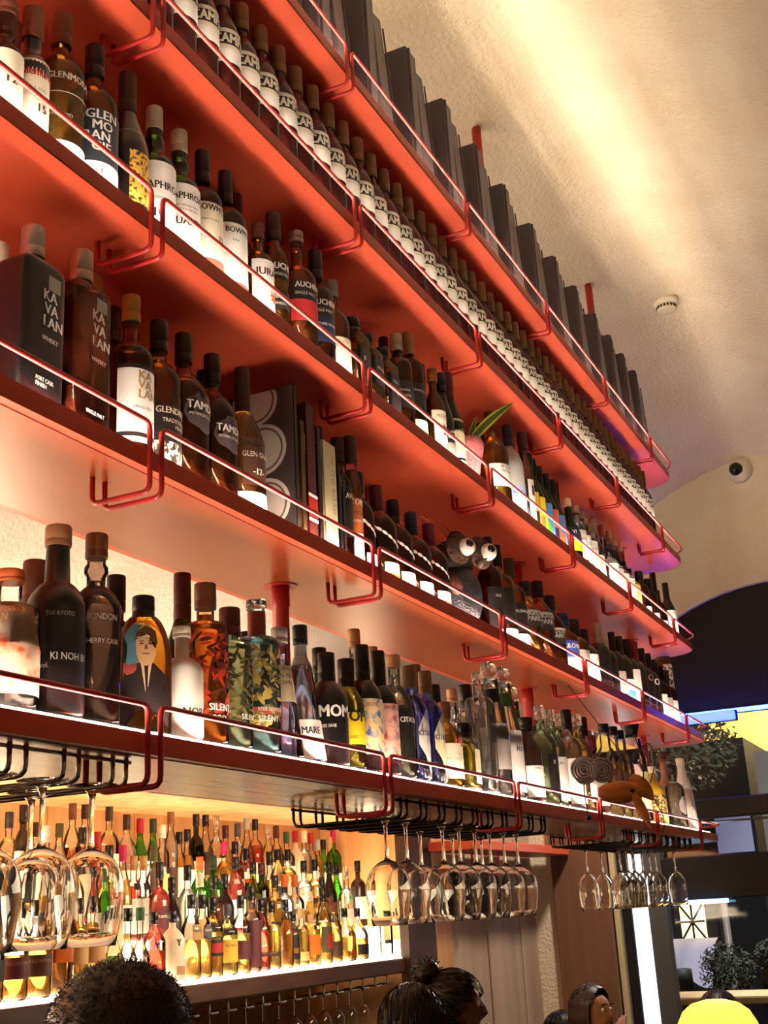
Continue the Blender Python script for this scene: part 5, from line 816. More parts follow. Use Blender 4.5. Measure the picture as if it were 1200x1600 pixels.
(4, 3.564, 0.358, 34.8, 'slope', ('brn2', 0.17, 14), 'brnL', 0.6, [(0.1, 0.38, 'dgrey2', 60, -60)], [], 'bottle with banded brown neck on the top step of the back bar'),
(4, 3.7, 0.356, 37, 'std', ('brn2', 0.17, 14), 'yelL', 0.5, [(0.1, 0.5, 'crm', 60, -60)], [], 'bright amber bottle with brown and black cap on the top step of the back bar'),
(4, 3.804, 0.323, 37, 'dome', ('brn2', 0.17, 14), 'clr', 0.7, [(0.1, 0.38, 'crm', 60, -60)], [], 'clear bottle with teal neck label on the top step of the back bar'),
(4, 3.887, 0.312, 37, 'slope', ('red3', 0.17, 14), 'grnL', 0.8, [(0.1, 0.5, 'wht', 60, -60)], [], 'green bottle with red cap on the top step of the back bar'),
(4, 3.969, 0.315, 31.8, 'slope', ('grn3c', 0.17, 14), 'grnL', 0.8, [(0.1, 0.5, 'brn3', 60, -60)], [], 'green bottle with dark green cap on the top step of the back bar'),
(4, 4.029, 0.295, 26.9, 'std', ('crm', 0.17, 14), 'clr', 0.5, [(0.1, 0.38, 'tanl', 60, -60)], [], 'bottle with cream ribbed cap on the top step of the back bar'),
(4, 4.085, 0.36, 26.9, 'dome', ('corkd', 0.17, 14), 'clr', 0.7, [(0.1, 0.38, 'brn3', 60, -60)], [], 'clear flask with cork top and black neck label, back bar top step'),
(4, 4.141, 0.272, 27.8, 'slope', ('blk', 0.17, 14), 'ambL', 0.7, [(0.1, 0.5, 'crm', 60, -60)], [], 'bottle with black banded cap on the top step of the back bar'),
(4, 4.198, 0.284, 28.6, 'slope', ('blk', 0.17, 14), 'ambL', 0.7, [(0.1, 0.45, 'wht', 60, -60)], [], 'bottle with black and maroon cap on the top step of the back bar'),
(4, 4.26, 0.36, 31.3, 'std', ('blk', 0.17, 14), 'grnD', 0.8, [(0.1, 0.45, 'wht', 60, -60)], [], 'dark green bottle with tall black capsule on the top step of the back bar'),
(4, 4.329, 0.36, 35.4, 'slope', ('blk', 0.17, 14), 'clr', 0.5, [(0.3, 0.55, 'brn3', 55, -55)], [], 'tall clear bottle with brown square label on the top step of the back bar'),
(4, 4.408, 0.351, 34.8, 'std', ('clrcap', 0.17, 14), 'clr', 0.5, [(0.1, 0.5, 'wht', 60, -60)], [], 'clear decanter with glass stopper on the top step of the back bar'),
(4, 4.478, 0.31, 34.8, 'slope', ('maroon', 0.17, 14), 'ambL', 0.7, [(0.1, 0.5, 'dgrey2', 60, -60)], [], 'amber bottle with maroon cap on the top step of the back bar'),
(4, 4.572, 0.322, 37, 'dome', ('slate', 0.17, 14), 'clr', 0.5, [(0.1, 0.38, 'wht', 60, -60)], [], 'clear bottle with grey cap and black label on the top step of the back bar'),
(4, 4.646, 0.36, 34.8, 'slope', ('greyb', 0.17, 14), 'redL', 0.5, [(0.1, 0.38, 'wht', 60, -60)], [], 'triangular red decanter with grey cap on the top step of the back bar'),
(4, 4.716, 0.36, 34.8, 'std', ('blk', 0.17, 14), 'redL', 0.7, [(0.1, 0.45, 'crm', 60, -60)], [], 'red bottle with black banded cap on the top step of the back bar'),
(4, 4.825, 0.329, 34.3, 'dome', ('clrcap', 0.17, 14), 'yelL', 0.5, [(0.1, 0.5, 'crm', 60, -60)], [], 'round yellow flask with clear stopper on the top step of the back bar'),
(4, 4.896, 0.326, 34.3, 'dome', ('plum', 0.17, 14), 'yelL', 0.6, [(0.1, 0.45, 'tanl', 60, -60)], [], 'yellow flask with purple banded cap on the top step of the back bar'),
(4, 4.985, 0.302, 37, 'std', ('grn5', 0.17, 14), 'clr', 0.6, [(0.1, 0.5, 'wht', 60, -60)], [], 'clear bottle with green cap on the top step of the back bar'),
(4, 5.068, 0.31, 37, 'dome', ('red3', 0.17, 14), 'wht2', 0.7, [(0.1, 0.38, 'wht', 60, -60)], [], 'round white labelled bottle with red cap on the top step of the back bar'),
(4, 5.149, 0.313, 33.8, 'std', ('crm', 0.17, 14), 'clr', 0.8, [(0.1, 0.38, 'tanl', 60, -60)], [], 'clear bottle with pale cap on the top step of the back bar'),
(4, 5.215, 0.305, 29.9, 'std', ('red3', 0.17, 14), 'clr', 0.7, [(0.1, 0.5, 'wht', 60, -60)], [], 'bottle with small red cap on the top step of the back bar'),
(4, 5.276, 0.276, 29.1, 'dome', ('greyb', 0.17, 14), 'yelL', 0.8, [(0.1, 0.38, 'dgrey2', 60, -60)], [], 'yellow bottle with grey cap on the top step of the back bar'),
(4, 5.336, 0.278, 29.5, 'std', ('blk', 0.17, 14), 'grnL', 0.6, [(0.1, 0.45, 'wht', 60, -60)], [], 'green bottle with black cap and white collar on the top step of the back bar'),
(4, 5.401, 0.292, 33.3, 'slope', ('tan', 0.17, 14), 'clr', 0.5, [(0.1, 0.38, 'tanl', 60, -60)], [], 'slim bottle with tan cap on the top step of the back bar'),
(4, 5.44, 0.325, 37, 'std', ('mag', 0.17, 14), 'grnL', 0.7, [(0.1, 0.38, 'wht', 60, -60)], [], 'green bottle with bright magenta cap on the top step of the back bar')]
# ------------------------------------------------------------------ bottles on the shelves
CAMP = 'dark red aperitif bottle with cream belt label in the long row on the second shelf'
CPAT = [(.555, .585, 'crm', 140, -80), (.47, .555, 'dgrey2', 140, -80), (.44, .47, 'crm', 140, -80), (.345, .44, 'wht', 95, -60)]
prepare_texts([t[0] for r in SHELF_BOTTLES for t in r[10]]+[t[0] for r in BAR_BOTTLES for t in r[9]]+['CAMPARI', 'ART OF MALT', 'WHISKY', 'IC', 'AT', 'AS THE ROAD', 'RARE', 'COCKTAILS', 'MALTS', 'SPIRITS'])
BODY['camp'] = ('g', (.95, .7, .66), (.30, .035, .03))
MATS['liquid_camp'] = pm('liquid_camp_', (.26, .05, .05), .1, trans=.25, ior=1.34)
c0 = make_bottle(.72, 1.0605, ZB[2]+TH, .325, 35, 'dome', ('brnm', .20, 16.5), 'camp', .9, CPAT, [('CAMPARI', .481, 22, 'crm', 82)], 'aperitif_bottle', CAMP, 0, 'red aperitif bottles in a row')
pm('cap_brnm').node_tree.nodes['Principled BSDF'].inputs['Base Color'].default_value = (*lin('7a5a34'), 1)
for i in range(1, 59):
    dup(c0, (.72+i*.0743, 1.0605+.001*math.sin(i*2.3), ZB[2]+TH), None, random.uniform(-.09, .09))
for k, x, y, H, R, shape, cap, body, fill, pats, txts, name, label, q in SHELF_BOTTLES:
    rz = {2: -.80}.get(q, 0) or (-.5 if (q == 0 and not isinstance(R, tuple) and body in ('blk', 'smoke', 'clr', 'yelb', 'lilb') and k == 5) else 0)
    if k == 5: H -= .0155
    if q == 2: y = 1.07
    make_bottle(x, y, ZB[k]+TH+{3: .0009, 4: .0009, 5: .0160}[k], H, R, shape, cap, body, fill, pats, txts, name, label, q, {3: 'bottles on the middle shelf', 4: 'bottles on the fourth shelf', 5: 'bottles on the lowest shelf'}[k], rz)

# ------------------------------------------------------------------ back bar: glowing steps and their bottles
TZ = [-.163, -.10, -.037, .026, .089]; TY = [2.465, 2.562, 2.659, 2.756, 2.853]
bb = thing('back_bar', 'long back bar counter of dark wood with glowing stepped shelves', 'counter', (0, 0, -E))
mb = MB(); mb.bbox((2.85, 2.45, E-.205), (5.2, .10, .06), .006); mb.bbox((2.85, 2.70, E-.212), (5.2, .5, .05), .004); mb.build('shelf_board', WOODD, bb)
for i in range(5):
    mb = MB(); z0 = E-.186 if i == 0 else E+TZ[i-1]+.001; y0 = TY[i]-.047; y1 = y0+.0955 if i < 4 else YB-.03
    mb.bbox((2.85, (y0+y1)/2, (z0+E+TZ[i])/2-.0015), (5.2, y1-y0, E+TZ[i]-z0-.003), .003); st = mb.build('step', STEPF, bb); mb = MB(); mb.box((2.85, (y0+y1)/2+.004, E+TZ[i]-.0012), (5.2, y1-y0-.012, .0018)); mb.build('glow_panel', STEPM, st)
mb = MB(); mb.box((2.85, 2.72, .55), (5.2, .46, 1.1)); mb.build('cabinet', WOODD, bb)
for x in (1.0, 2.0, 3.0, 4.0, 5.0):
    mb = MB(); mb.bbox((x, 2.484, .55), (.9, .02, .9), .003); d = mb.build('door', WOODD, bb); mb = MB(); mb.tube([(x-.38, 2.474, .7), (x-.38, 2.45, .7), (x-.38, 2.45, .85), (x-.38, 2.474, .85)], .006, 8); mb.build('handle', CHROME, d)
for k, x, H, R, shape, cap, body, fill, pats, txts, label in BAR_BOTTLES:
    nm = 'boxed_bottle' if 'boxed' in label else 'spirit_bottle'
    make_bottle(x, TY[k]+(.0 if k else -.004), TZ[k]+.0003, H, R, shape, cap, body, fill, pats, txts, nm, label, 0, 'bottles on the back bar steps', -.45)
# unseen canopy added to block the step light, uplight trough on top
t = thing('light_block_canopy', 'unseen oak canopy added over the back bar to block the step glow', 'canopy', (2.85, 2.70, .445)); mb = MB(); mb.bbox((0, .015, 0), (5.25, .50, .02), .003); mb.build('board', WOOD, t)
mb = MB(); mb.box((0, .145, .037), (5.2, .008, .052)); mb.build('shield', WOOD, t)  # upstand added to keep the cove light off the shelves
mb = MB()
for i in range(14): mb.box((-2.42+i*.36, .20, .016), (.35, .03, .010))
mb.build('led_strip', emis('cove_led', (1, .93, .84), 95.0), t)

# ------------------------------------------------------------------ glass racks and wine glasses
def rack(x0, n, pitch, gap, y0, y1, mat, label):
    t = thing('glass_rack', label, 'rack', (0, 0, ZB[5]), 0, 'wine glass racks under the lowest shelf')
    zr = -.040
    for i in range(n):
        for s_ in (-1, 1):
            x = x0+i*pitch+s_*gap/2; mb = MB(); mb.tube([(x, y0, -.0015), (x, y0, zr), (x, y1, zr), (x, y1, -.0015)], .0033, 8, corner=.014); mb.build('rod', mat, t)
    for y in (y0+.004, y1-.004):
        mb = MB(); mb.tube([(x0-gap, y, -.006), (x0+(n-1)*pitch+gap, y, -.006)], .0026, 6); mb.build('cross_bar', mat, t)
    return t
rack(1.069, 4, .1, .0295, 1.040, 1.285, CHROME, 'chrome glass rack at the near end holding large wine glasses')
rack(2.2925, 10, .0975, .0295, 1.040, 1.285, DSTEEL, 'dark wire glass rack in the middle above the wine glasses')
rack(3.995, 11, .0975, .0295, 1.040, 1.285, DSTEEL, 'wire glass rack at the far end near the window')
def make_glass(name, label, loc, s=1.0, group='hanging wine glasses', bowl='wide'):
    t = thing(name, label, 'wine glass', loc, 0, group)
    mb = MB(); mb.lathe(([(.001, .0022), (.020*s, .0018), (.034*s, .0006), (.0345*s, 0), (.033*s, -.0006), (.012*s, -.004), (.006*s, -.010), (.0038, -.02), (.0034, -.055*s), (.0040, -.075*s), (.006, -.083*s), (.001, -.084*s)])[::-1], 20, cap0=True, cap1=True); mb.build('foot_and_stem', WINEG, t)
    B_ = [(.006, -.083), (.018, -.088), (.031, -.098), (.040, -.112), (.0445, -.128), (.0455, -.142), (.043, -.165), (.0385, -.19), (.035, -.207)] if bowl == 'wide' else [(.006, -.083), (.016, -.090), (.027, -.103), (.034, -.120), (.0365, -.14), (.0355, -.165), (.033, -.19), (.0315, -.207)]
    w_ = .0011; out = [(r*s, z*s) for r, z in B_]; inn = [(max(.0008, r*s-w_), z*s-(w_ if r < .03 and z > -.11 else 0)) for r, z in B_]
    mb = MB(); mb.lathe(([(.0005, out[0][1]+.001)]+out+[(out[-1][0]-w_/2, out[-1][1]-.0006)]+inn[::-1]+[(.0005, inn[0][1])])[::-1], 28); mb.build('bowl', WINEG, t); return t
zg = ZB[5]-.040+.0033+.0012
g0 = make_glass('wine_glass', 'large wine glass nearest the left frame edge, only part of its bowl showing', (1.169, 1.085, zg))
for x, y, lb in ((1.269, 1.085, 'large front wine glass second from the left frame edge'), (1.369, 1.085, 'large front wine glass at the end of the near rack'), (1.169, 1.19, 'large wine glass hanging behind the leftmost one'), (1.269, 1.19, 'large wine glass whose bowl shows between the two front ones'), (1.369, 1.19, 'large wine glass behind the last one of the near rack'), (1.069, 1.085, 'large wine glass cut off by the left frame edge')): dup(g0, (x, y, zg), lb)
mid = [(0, 1.083), (1, 1.083), (3, 1.083), (4, 1.083), (5, 1.083), (6, 1.083), (7, 1.083), (8, 1.083), (4, 1.18), (6, 1.18), (8, 1.18)]
nm_ = ['first', 'second', 'third', 'fourth', 'fifth', 'sixth', 'seventh', 'eighth']
for j, (i, y) in enumerate(mid):
    dup(g0, (2.2925+i*.0975, y, zg), f'{nm_[j]} wine glass along the front of the middle rack' if y < 1.1 else f'{nm_[j-8]} wine glass in the second row of the middle rack')
g1 = make_glass('wine_glass', 'slim wine glass at the near end of the far rack, second row', (3.995+3*.0975, 1.262, zg), 1.0, 'hanging wine glasses', 'slim')
far = [(5, 1.262), (5, 1.17), (6, 1.17), (7, 1.165), (8, 1.16), (9, 1.16), (10, 1.11), (4, 1.17), (7, 1.25), (9, 1.25)]
for j, (i, y) in enumerate(far): dup(g1, (3.995+i*.0975, y, zg), ('slim wine glass in the back row of the far rack, ' if y > 1.2 else 'slim wine glass hanging in the far rack near the window, ')+['first', 'second', 'third', 'fourth', 'fifth', 'sixth', 'seventh', 'eighth', 'ninth', 'tenth'][j]+' along')
# rack and glasses below the back bar
t = thing('glass_rack', 'chrome rack with bent ends fixed under the back bar shelf', 'rack', (0, 0, -.236))
for i in range(17):
    x = 3.25+i*.115; mb = MB(); mb.tube([(x, 2.52, -.0), (x, 2.435, -.0), (x, 2.435, -.038), (x+.055, 2.435, -.038), (x+.055, 2.50, -.038)], .0042, 6, corner=.008); mb.build('rod', pm('bright_chrome', 'e8e2d8', .2, .9), t)
sg = make_glass('wine_glass', 'small glass in the shadow under the back bar shelf', (3.31, 2.47, -.270), .8, 'glasses under the back bar shelf', 'slim')
for i in range(1, 15): dup(sg, (3.31+i*.115, 2.47, -.270))

# ------------------------------------------------------------------ books on the fourth shelf
z4 = ZB[4]+TH+.0009
def book(x, w, h, d, col, label, title=None, tcol='crm', name='book', y=None):
    t = thing(name, label, 'book', (x, (1.024+d/2) if y is None else y, z4), 0, 'books on the fourth shelf')
    cm = pm('cover_'+col, col, .45); mb = MB(); mb.bbox((-w/2+.0012, 0, h/2), (.0024, d, h), .0005); mb.bbox((w/2-.0012, 0, h/2), (.0024, d, h), .0005); mb.bbox((0, -d/2+.0012, h/2), (w, .0024, h), .0005); mb.build('cover', cm, t)
    mb = MB(); mb.box((0, .002, h/2), (max(.002, w-.005), d-.008, h-.006)); mb.build('pages', pc('crm2', .8), t)
    if title:
        mb = MB(); hh = min(w*.5, .014); text_flat(mb, title, hh, (hh*.35, -d/2-.0003, h*.9), (0, 0, -1), (1, 0, 0)); mb.build('spine_lettering', pc(tcol), t)
    return t
mg = book(1.868, .012, .305, .23, '2b2623', 'large picture book whose cover shows grey coins, beside the brown label bottle')
mb = MB(); rnd = random.Random(4)
for cy, cz, r in ((-.03, .285, .05), (-.045, .185, .052), (.05, .225, .05), (-.05, .075, .052), (.045, .11, .05), (.05, .02, .03)):
    for k, (rr, mi) in enumerate(((1, 0), (.86, 1), (.78, 0))):
        pts = [(-.0063-.0002*k, max(-.113, min(.113, cy+rr*r*math.cos(a))), max(.002, min(.303, cz+rr*r*math.sin(a)))) for a in (2*math.pi*i/24 for i in range(24))]; mb.add(pts, [tuple(range(24))], mi)
text_flat(mb, 'IC', .016, (-.0072, -.02, .205), (0, -1, 0), (0, 0, 1), 1); text_flat(mb, 'AT', .018, (-.0072, -.02, .18), (0, -1, 0), (0, 0, 1), 1); mb.build('cover_print', [pm('coin_grey', 'a29a92', .35), pm('coin_dark', '4a4440', .4)], mg)
book(1.892, .016, .24, .17, '4a3a20', 'thin olive brown book between picture book and maroon book', 'WHISKY', 'tan')
mr = book(1.925, .034, .285, .19, '4a1c1c', 'thick maroon book with red and white band on its spine', 'WHISKY', 'maroon')
for z, hh, c in ((.098, .006, 'wht'), (.075, .036, 'red'), (.05, .006, 'wht')): mb = MB(); mb.box((0, -.0958, z), (.0342, .0008, hh)); mb.build('spine_band', pc(c), mr)
book(1.957, .016, .25, .18, '2a1c1a', 'slim dark brown book next to the cream book', 'MALTS', 'tan')
book(2.000, .052, .23, .16, 'd9cda4', 'thick cream book with tan spine lettering', 'AS THE ROAD', 'tan')
book(2.040, .014, .195, .15, '161314', 'first of three thin black books beside the cream book', 'RARE', 'grey'); book(2.0555, .011, .19, .15, '201c1c', 'middle one of three thin black books', 'SPIRITS', 'grey')
book(2.0685, .010, .18, .04, '1b1718', 'last of three thin black books, nearest the dark labelled bottle', 'COCKTAILS', 'wht', y=1.15)

# ------------------------------------------------------------------ vase, ornaments, ceiling fittings
t = thing('plant_vase', 'pink textured ceramic vase with a striped pointed leaf on the middle shelf', 'vase', (2.885, 1.062, ZB[3]+TH+.0009)); PINK = noise_mat('pink_ceramic', 'b85a62', 'd88a8c', (180, 180, 180), .5, bump=.8, bscale=500, dist=.002)
mb = MB(); mb.lathe([(.02, 0), (.026, .003), (.028, .04), (.034, .08), (.044, .115), (.046, .13), (.040, .146), (.030, .150), (.028, .14), (.030, .09), (.022, .01)], 24, cap0=True, cap1=True); mb.build('vase', PINK, t)
LG = pm('leaf_green', '3c5a24', .45); LY = pm('leaf_edge', 'b8b04a', .45)
def blade(mb, base, d, up_, L, w, bend):
    P = []; n = 10; d = Vector(d).normalized(); side = d.cross(Vector(up_)).normalized()
    for i in range(n+1):
        s_ = i/n; c = Vector(base)+d*(L*s_)+Vector((bend[0], bend[1], bend[2]))*(s_*s_); ww = w*math.sin(math.pi*min(1, .12+.88*s_))**.8
        P.append([c-side*ww, c-side*ww*.55, c+Vector((0, 0, -.15*ww)), c+side*ww*.55, c+side*ww])
    for i in range(n):
        for k in range(4):
            mb.add([P[i][k], P[i][k+1], P[i+1][k+1], P[i+1][k]], [(0, 1, 2, 3)], 1 if k in (0, 3) else 0, True)
for dx, L, w, b_ in (((.60, -.25, .75), .24, .015, (.05, -.02, .0)), ((.35, -.1, .55), .10, .014, (.0, 0, .02)), ((-.2, .3, .8), .12, .012, (0, .02, 0))):
    mb = MB(); blade(mb, (0, 0, .13), dx, (0, -1, .2), L, w, b_); mb.build('leaf', [LG, LY], t)
# round bird-like ornament
FEA = noise_mat('blue_black_feathers', '0e1016', '2a3038', (60, 60, 14), .35, bump=.8, bscale=160, dist=.004); FUZ = noise_mat('brown_fuzz', '2a1a12', '5a4230', (120, 120, 120), .8, bump=1.0, bscale=220, dist=.01)
t = thing('bird_ornament', 'round black bird ornament with a bulging white eye and wire antennae on the fourth shelf', 'ornament', (2.80, 1.095, z4), -.35)
mb = MB(); mb.sphere((0, 0, .092), .074, 28, 18, 0, (1.0, .9, 1.24)); mb.build('body', FEA, t)
mb = MB(); mb.sphere((0, 0, .19), .056, 22, 14, 0, (1.1, .95, .95)); mb.build('head', pm('ornament_black', '17120f', .5), t)
for sx in (-.030, .052):
    mb = MB(); R_ = Matrix.Rotation(math.pi/2, 3, 'X')
    mb.lathe([(.001, .014), (.024, .016), (.038, .008), (.044, 0), (.040, -.006), (.001, -.008)], 22, (sx, -.050, .208), rot=R_, cap0=True, cap1=True); tag(mb.build('eye_ruff', FUZ, t))
    mb = MB(); mb.sphere((sx+.008, -.070, .206), .0225, 18, 12); e_ = mb.build('eyeball', pm('eye_white', 'ded4c4', .25), t); mb = MB(); mb.sphere((sx+.0012, -.0855, .2095), .0108, 14, 10); mb.build('pupil', pm('pupil', '140c0a', .15), e_)
mb = MB(); mb.sphere((-.055, -.055, .105), .022, 14, 10, 0, (1, .5, 1.1)); mb.build('cheek', pm('cheek_brown', '5a3028', .6), t)
mb = MB(); mb.lathe([(.012, 0), (.008, .012), (.001, .032)], 10, (.012, -.075, .165), rot=Matrix.Rotation(1.3, 3, 'X'), cap0=True, cap1=True); mb.build('beak', pm('beak', '3a2a1c', .4), t)
for a in ((-.03, .0), (.0, .02)):
    mb = MB(); mb.tube([(a[0], -.02, .235), (a[0]-.03, -.02, .262), (a[0]-.085, -.01, .285), (a[0]-.105, 0, .276), (a[0]-.085, 0, .255), (a[0]-.045, -.01, .225), (a[0]-.03, -.03, .215)], .0013, 6); mb.build('antenna', pm('copper_wire', '9a6238', .3, .9), t)
for sx in (-.03, .03): mb = MB(); mb.sphere((sx, -.035, .006), .02, 12, 8, 0, (1, 1.5, .3)); mb.build('foot', pm('ornament_black', '17120f', .5), t)
# hanging bug made of coils and wooden shells
t = thing('bug_mobile', 'orange brown wooden bug ornament with wire coils hanging before the lowest shelf', 'ornament', (3.23, .83, .277), -1.15); WIRE = pm('thin_wire', '3a2a20', .4, .7); SH = noise_mat('shell_wood', 'b86a28', 'd08a44', (20, 20, 60), .4)
def leaf_shell(mb, c, L, Hh, T, rot):
    n = 12; R = []
    for i in range(n+1):
        s_ = i/n; w_ = math.sin(math.pi*(.08+.92*s_))**.8*(1-.35*s_); x = (s_-.5)*L
        R.append([Vector(c)+rot @ Vector((x, T*w_*math.cos(q), Hh*w_*math.sin(q)-.12*Hh*math.cos(math.pi*s_))) for q in (2*math.pi*k/14 for k in range(14))])
    mb.rings(R, True, True)
mb = MB(); leaf_shell(mb, (0, 0, 0), .135, .036, .018, Matrix.Rotation(.12, 3, 'Y')); mb.build('body_shell', SH, t)
mb = MB(); leaf_shell(mb, (.040, -.012, -.052), .10, .016, .008, Matrix.Rotation(1.25, 3, 'Y')); mb.build('tail_shell', SH, t)
mb = MB(); leaf_shell(mb, (.05, .006, .008), .085, .028, .012, Matrix.Rotation(1.0, 3, 'Y')); mb.build('wing_shell', SH, t)
mb = MB(); mb.sphere((.018, -.019, .002), .006, 10, 8); mb.build('eye', pm('pupil', '140c0a', .15), t)
RC = Matrix.Rotation(1.57, 3, 'X')
for dx, dz, k in ((-.098, .062, 1), (-.052, .060, .9)):
    mb = MB()
    for r in (.034, .026, .018, .010): mb.lathe([((r+.003*math.cos(q))*k, .003*math.sin(q)) for q in (2*math.pi*i/7 for i in range(8))], 24, (dx, 0, dz), rot=RC)
    mb.lathe([(.031*k, -.0015), (.031*k, .0015)], 22, (dx, 0.002, dz), rot=RC, cap0=True, cap1=True); mb.build('coil_disc', pm('coil_grey', '8a8078', .35, .6), t)
up_ = Matrix.Rotation(1.15, 3, 'Z') @ Vector((.12, .157, .318))
for pts in ([(-.098, 0, .06), (-.05, 0, .04), (-.02, 0, .02)], [(0, 0, .03), (.005, .004, .1), tuple(up_)], [(.05, 0, .0), (.06, 0, .08), (.045, .01, .15)], [(.035, -.01, -.05), (.045, -.01, -.12), (.04, 0, -.16)], [(.07, 0, .02), (.095, 0, .08), (.08, 0, .13), (.05, 0, .1)], [(.075, 0, -.02), (.1, 0, -.08), (.075, 0, -.13), (.06, 0, -.14)], [(-.1, 0, .06), (-.105, 0, .0), (-.1, 0, -.05)]):
    mb = MB(); mb.tube(pts, .0014, 6, corner=.03); mb.build('wire', WIRE, t)
mb = MB(); mb.sphere((-.1, 0, -.058), .008, 12, 8); mb.build('bead', pm('bead_dark', '1c1210', .25), t)
# smoke detector and dome camera
zc = vault(5.50, .935); t = thing('smoke_detector', 'round cream smoke detector at the crown of the vaulted ceiling', 'detector', (5.50, .935, zc+.004)); WH = pm('cream_plastic', 'd8cdb4', .4)
mb = MB(); mb.lathe([(.062, .01), (.062, -.02), (.05, -.026), (.048, -.03)], 26, cap0=True, cap1=True); mb.build('base', WH, t); mb = MB(); mb.lathe([(.047, -.03), (.047, -.052), (.040, -.060), (.001, -.062)], 26, cap1=True); mb.build('sensor_head', WH, t)
mb = MB()
for i in range(18): a = 2*math.pi*i/18; mb.box((.0475*math.cos(a), .0475*math.sin(a), -.041), (.004, .009, .013), 0, Matrix.Rotation(a, 3, 'Z'))
mb.build('vent_slots', BLACK, t)
t = thing('dome_camera', 'small white dome camera with black lens on the wall above the arch', 'camera', (FAC, .905, 2.36)); RX = Matrix.Rotation(-math.pi/2, 3, 'Y')
mb = MB(); mb.lathe([(.075, 0), (.075, .02), (.062, .045), (.04, .055)], 24, rot=RX, cap0=True, cap1=True); mb.build('housing', WH, t); mb = MB(); mb.sphere((-.05, .012, -.004), .04, 18, 12); mb.build('dome', pm('lens_black', '0c0c10', .1), t)
# counter below the shelves (patrons' side), out of the frame
mb = MB(); mb.bbox((2.35, .80, -.64), (4.2, .62, .06), .01); mb.box((2.35, .87, -.67-(E-.67)/2), (4.0, .34, E-.67)); tag(mb.build('bar_counter', WOODD), 'dark wooden bar counter below the hanging shelves', 'counter')

# ------------------------------------------------------------------ people
def person(name, label, loc, H, face, hair, skin, cloth, turn=0., arm=None, seated=False):
    """loc = point on the floor under the pelvis; face = heading of the body (0 looks along +x)"""
    root = thing('person', label, 'person', loc, face)
    k = H/1.72; sk = pm('skin_'+skin, skin, .5); cm = pm('cloth_'+cloth, cloth, .8)
    pel = seated or .93; J = {}
    V = []; Ed = []; Rr = []
    def v(p, r): V.append(tuple(a*k for a in p)); Rr.append(r*k); return len(V)-1
    dz = pel-.93
    a = v((0, 0, .93+dz), .125); b_ = v((.0, 0, 1.05+dz), .12); c = v((.01, 0, 1.22+dz), .13); d = v((0, 0, 1.38+dz), .105); n_ = v((.005, 0, 1.47+dz), .055); h1 = v((.025, 0, 1.56+dz), .070); h2 = v((.015, 0, 1.635+dz), .080); h3 = v((.01, 0, 1.675+dz), .058)
    Ed += [(a, b_), (b_, c), (c, d), (d, n_), (n_, h1), (h1, h2), (h2, h3)]
    for s_ in (-1, 1):
        sh = v((0, s_*.17, 1.39+dz), .058); Ed.append((d, sh))
        if arm and s_ == arm: el = v((.16, s_*.20, 1.24+dz), .042); wr = v((.17, s_*.06, 1.44+dz), .030); hd = v((.150, s_*.02, 1.50+dz), .030)
        elif arm is not None or seated: el = v((.03, s_*.24, 1.12+dz), .042); wr = v((.24, s_*.2, 1.06+dz), .030); hd = v((.31, s_*.18, 1.06+dz), .028)
        else: el = v((-.02, s_*.23, 1.12+dz), .042); wr = v((.08, s_*.24, .9+dz), .030); hd = v((.11, s_*.24, .82+dz), .030)
        Ed += [(sh, el), (el, wr), (wr, hd)]
        w_ = Vector(V[wr]); q = Vector(V[hd]); dr = (q-w_).normalized(); sd = dr.cross(Vector((0, 1, .2))).normalized()
        for f in range(5):
            o_ = (f-2)*.016*k; L = (.055, .075, .08, .075, .06)[f]*k; f1 = len(V)
            p1 = q+sd*o_+dr*(.03*k); p2 = p1+dr*L*.5+Vector((0, -s_*.012*k, 0)); p3 = p2+dr*L*.4+Vector((0, -s_*.02*k, 0))
            if f == 0: p1 = q+sd*(-.035*k); p2 = p1+dr*.03*k; p3 = p2+dr*.02*k
            for p in (p1, p2, p3): V.append(tuple(p)); Rr.append(.0085*k)
            Ed += [(hd, f1), (f1, f1+1), (f1+1, f1+2)]
        hp = v((0, s_*.09, .90+dz), .095); Ed.append((a, hp))
        if seated: kn = v((.42, s_*.12, pel+.01), .06); an = v((.40, s_*.12, pel-.42), .04)
        else: kn = v((.02, s_*.1, .48), .058); an = v((0, s_*.1, .09), .04)
        to = v((V[an][0]/k+.16, s_*.11, V[an][2]/k-.055), .032); Ed += [(hp, kn), (kn, an), (an, to)]
    me = bpy.data.meshes.new('body'); me.from_pydata(V, Ed, []); o = link('body', me, None)
    sm_ = o.modifiers.new('skin', 'SKIN'); sm_.use_smooth_shade = True
    for i, r in enumerate(Rr): me.skin_vertices[0].data[i].radius = (r, r)
    for i in range(len(V)): me.skin_vertices[0].data[i].use_root = (i == 0)
    ss = o.modifiers.new('sub', 'SUBSURF'); ss.levels = ss.render_levels = 2
    PEOPLE.append((o, root, k, dz, hair, sk, cm, turn)); return root
PEOPLE = []
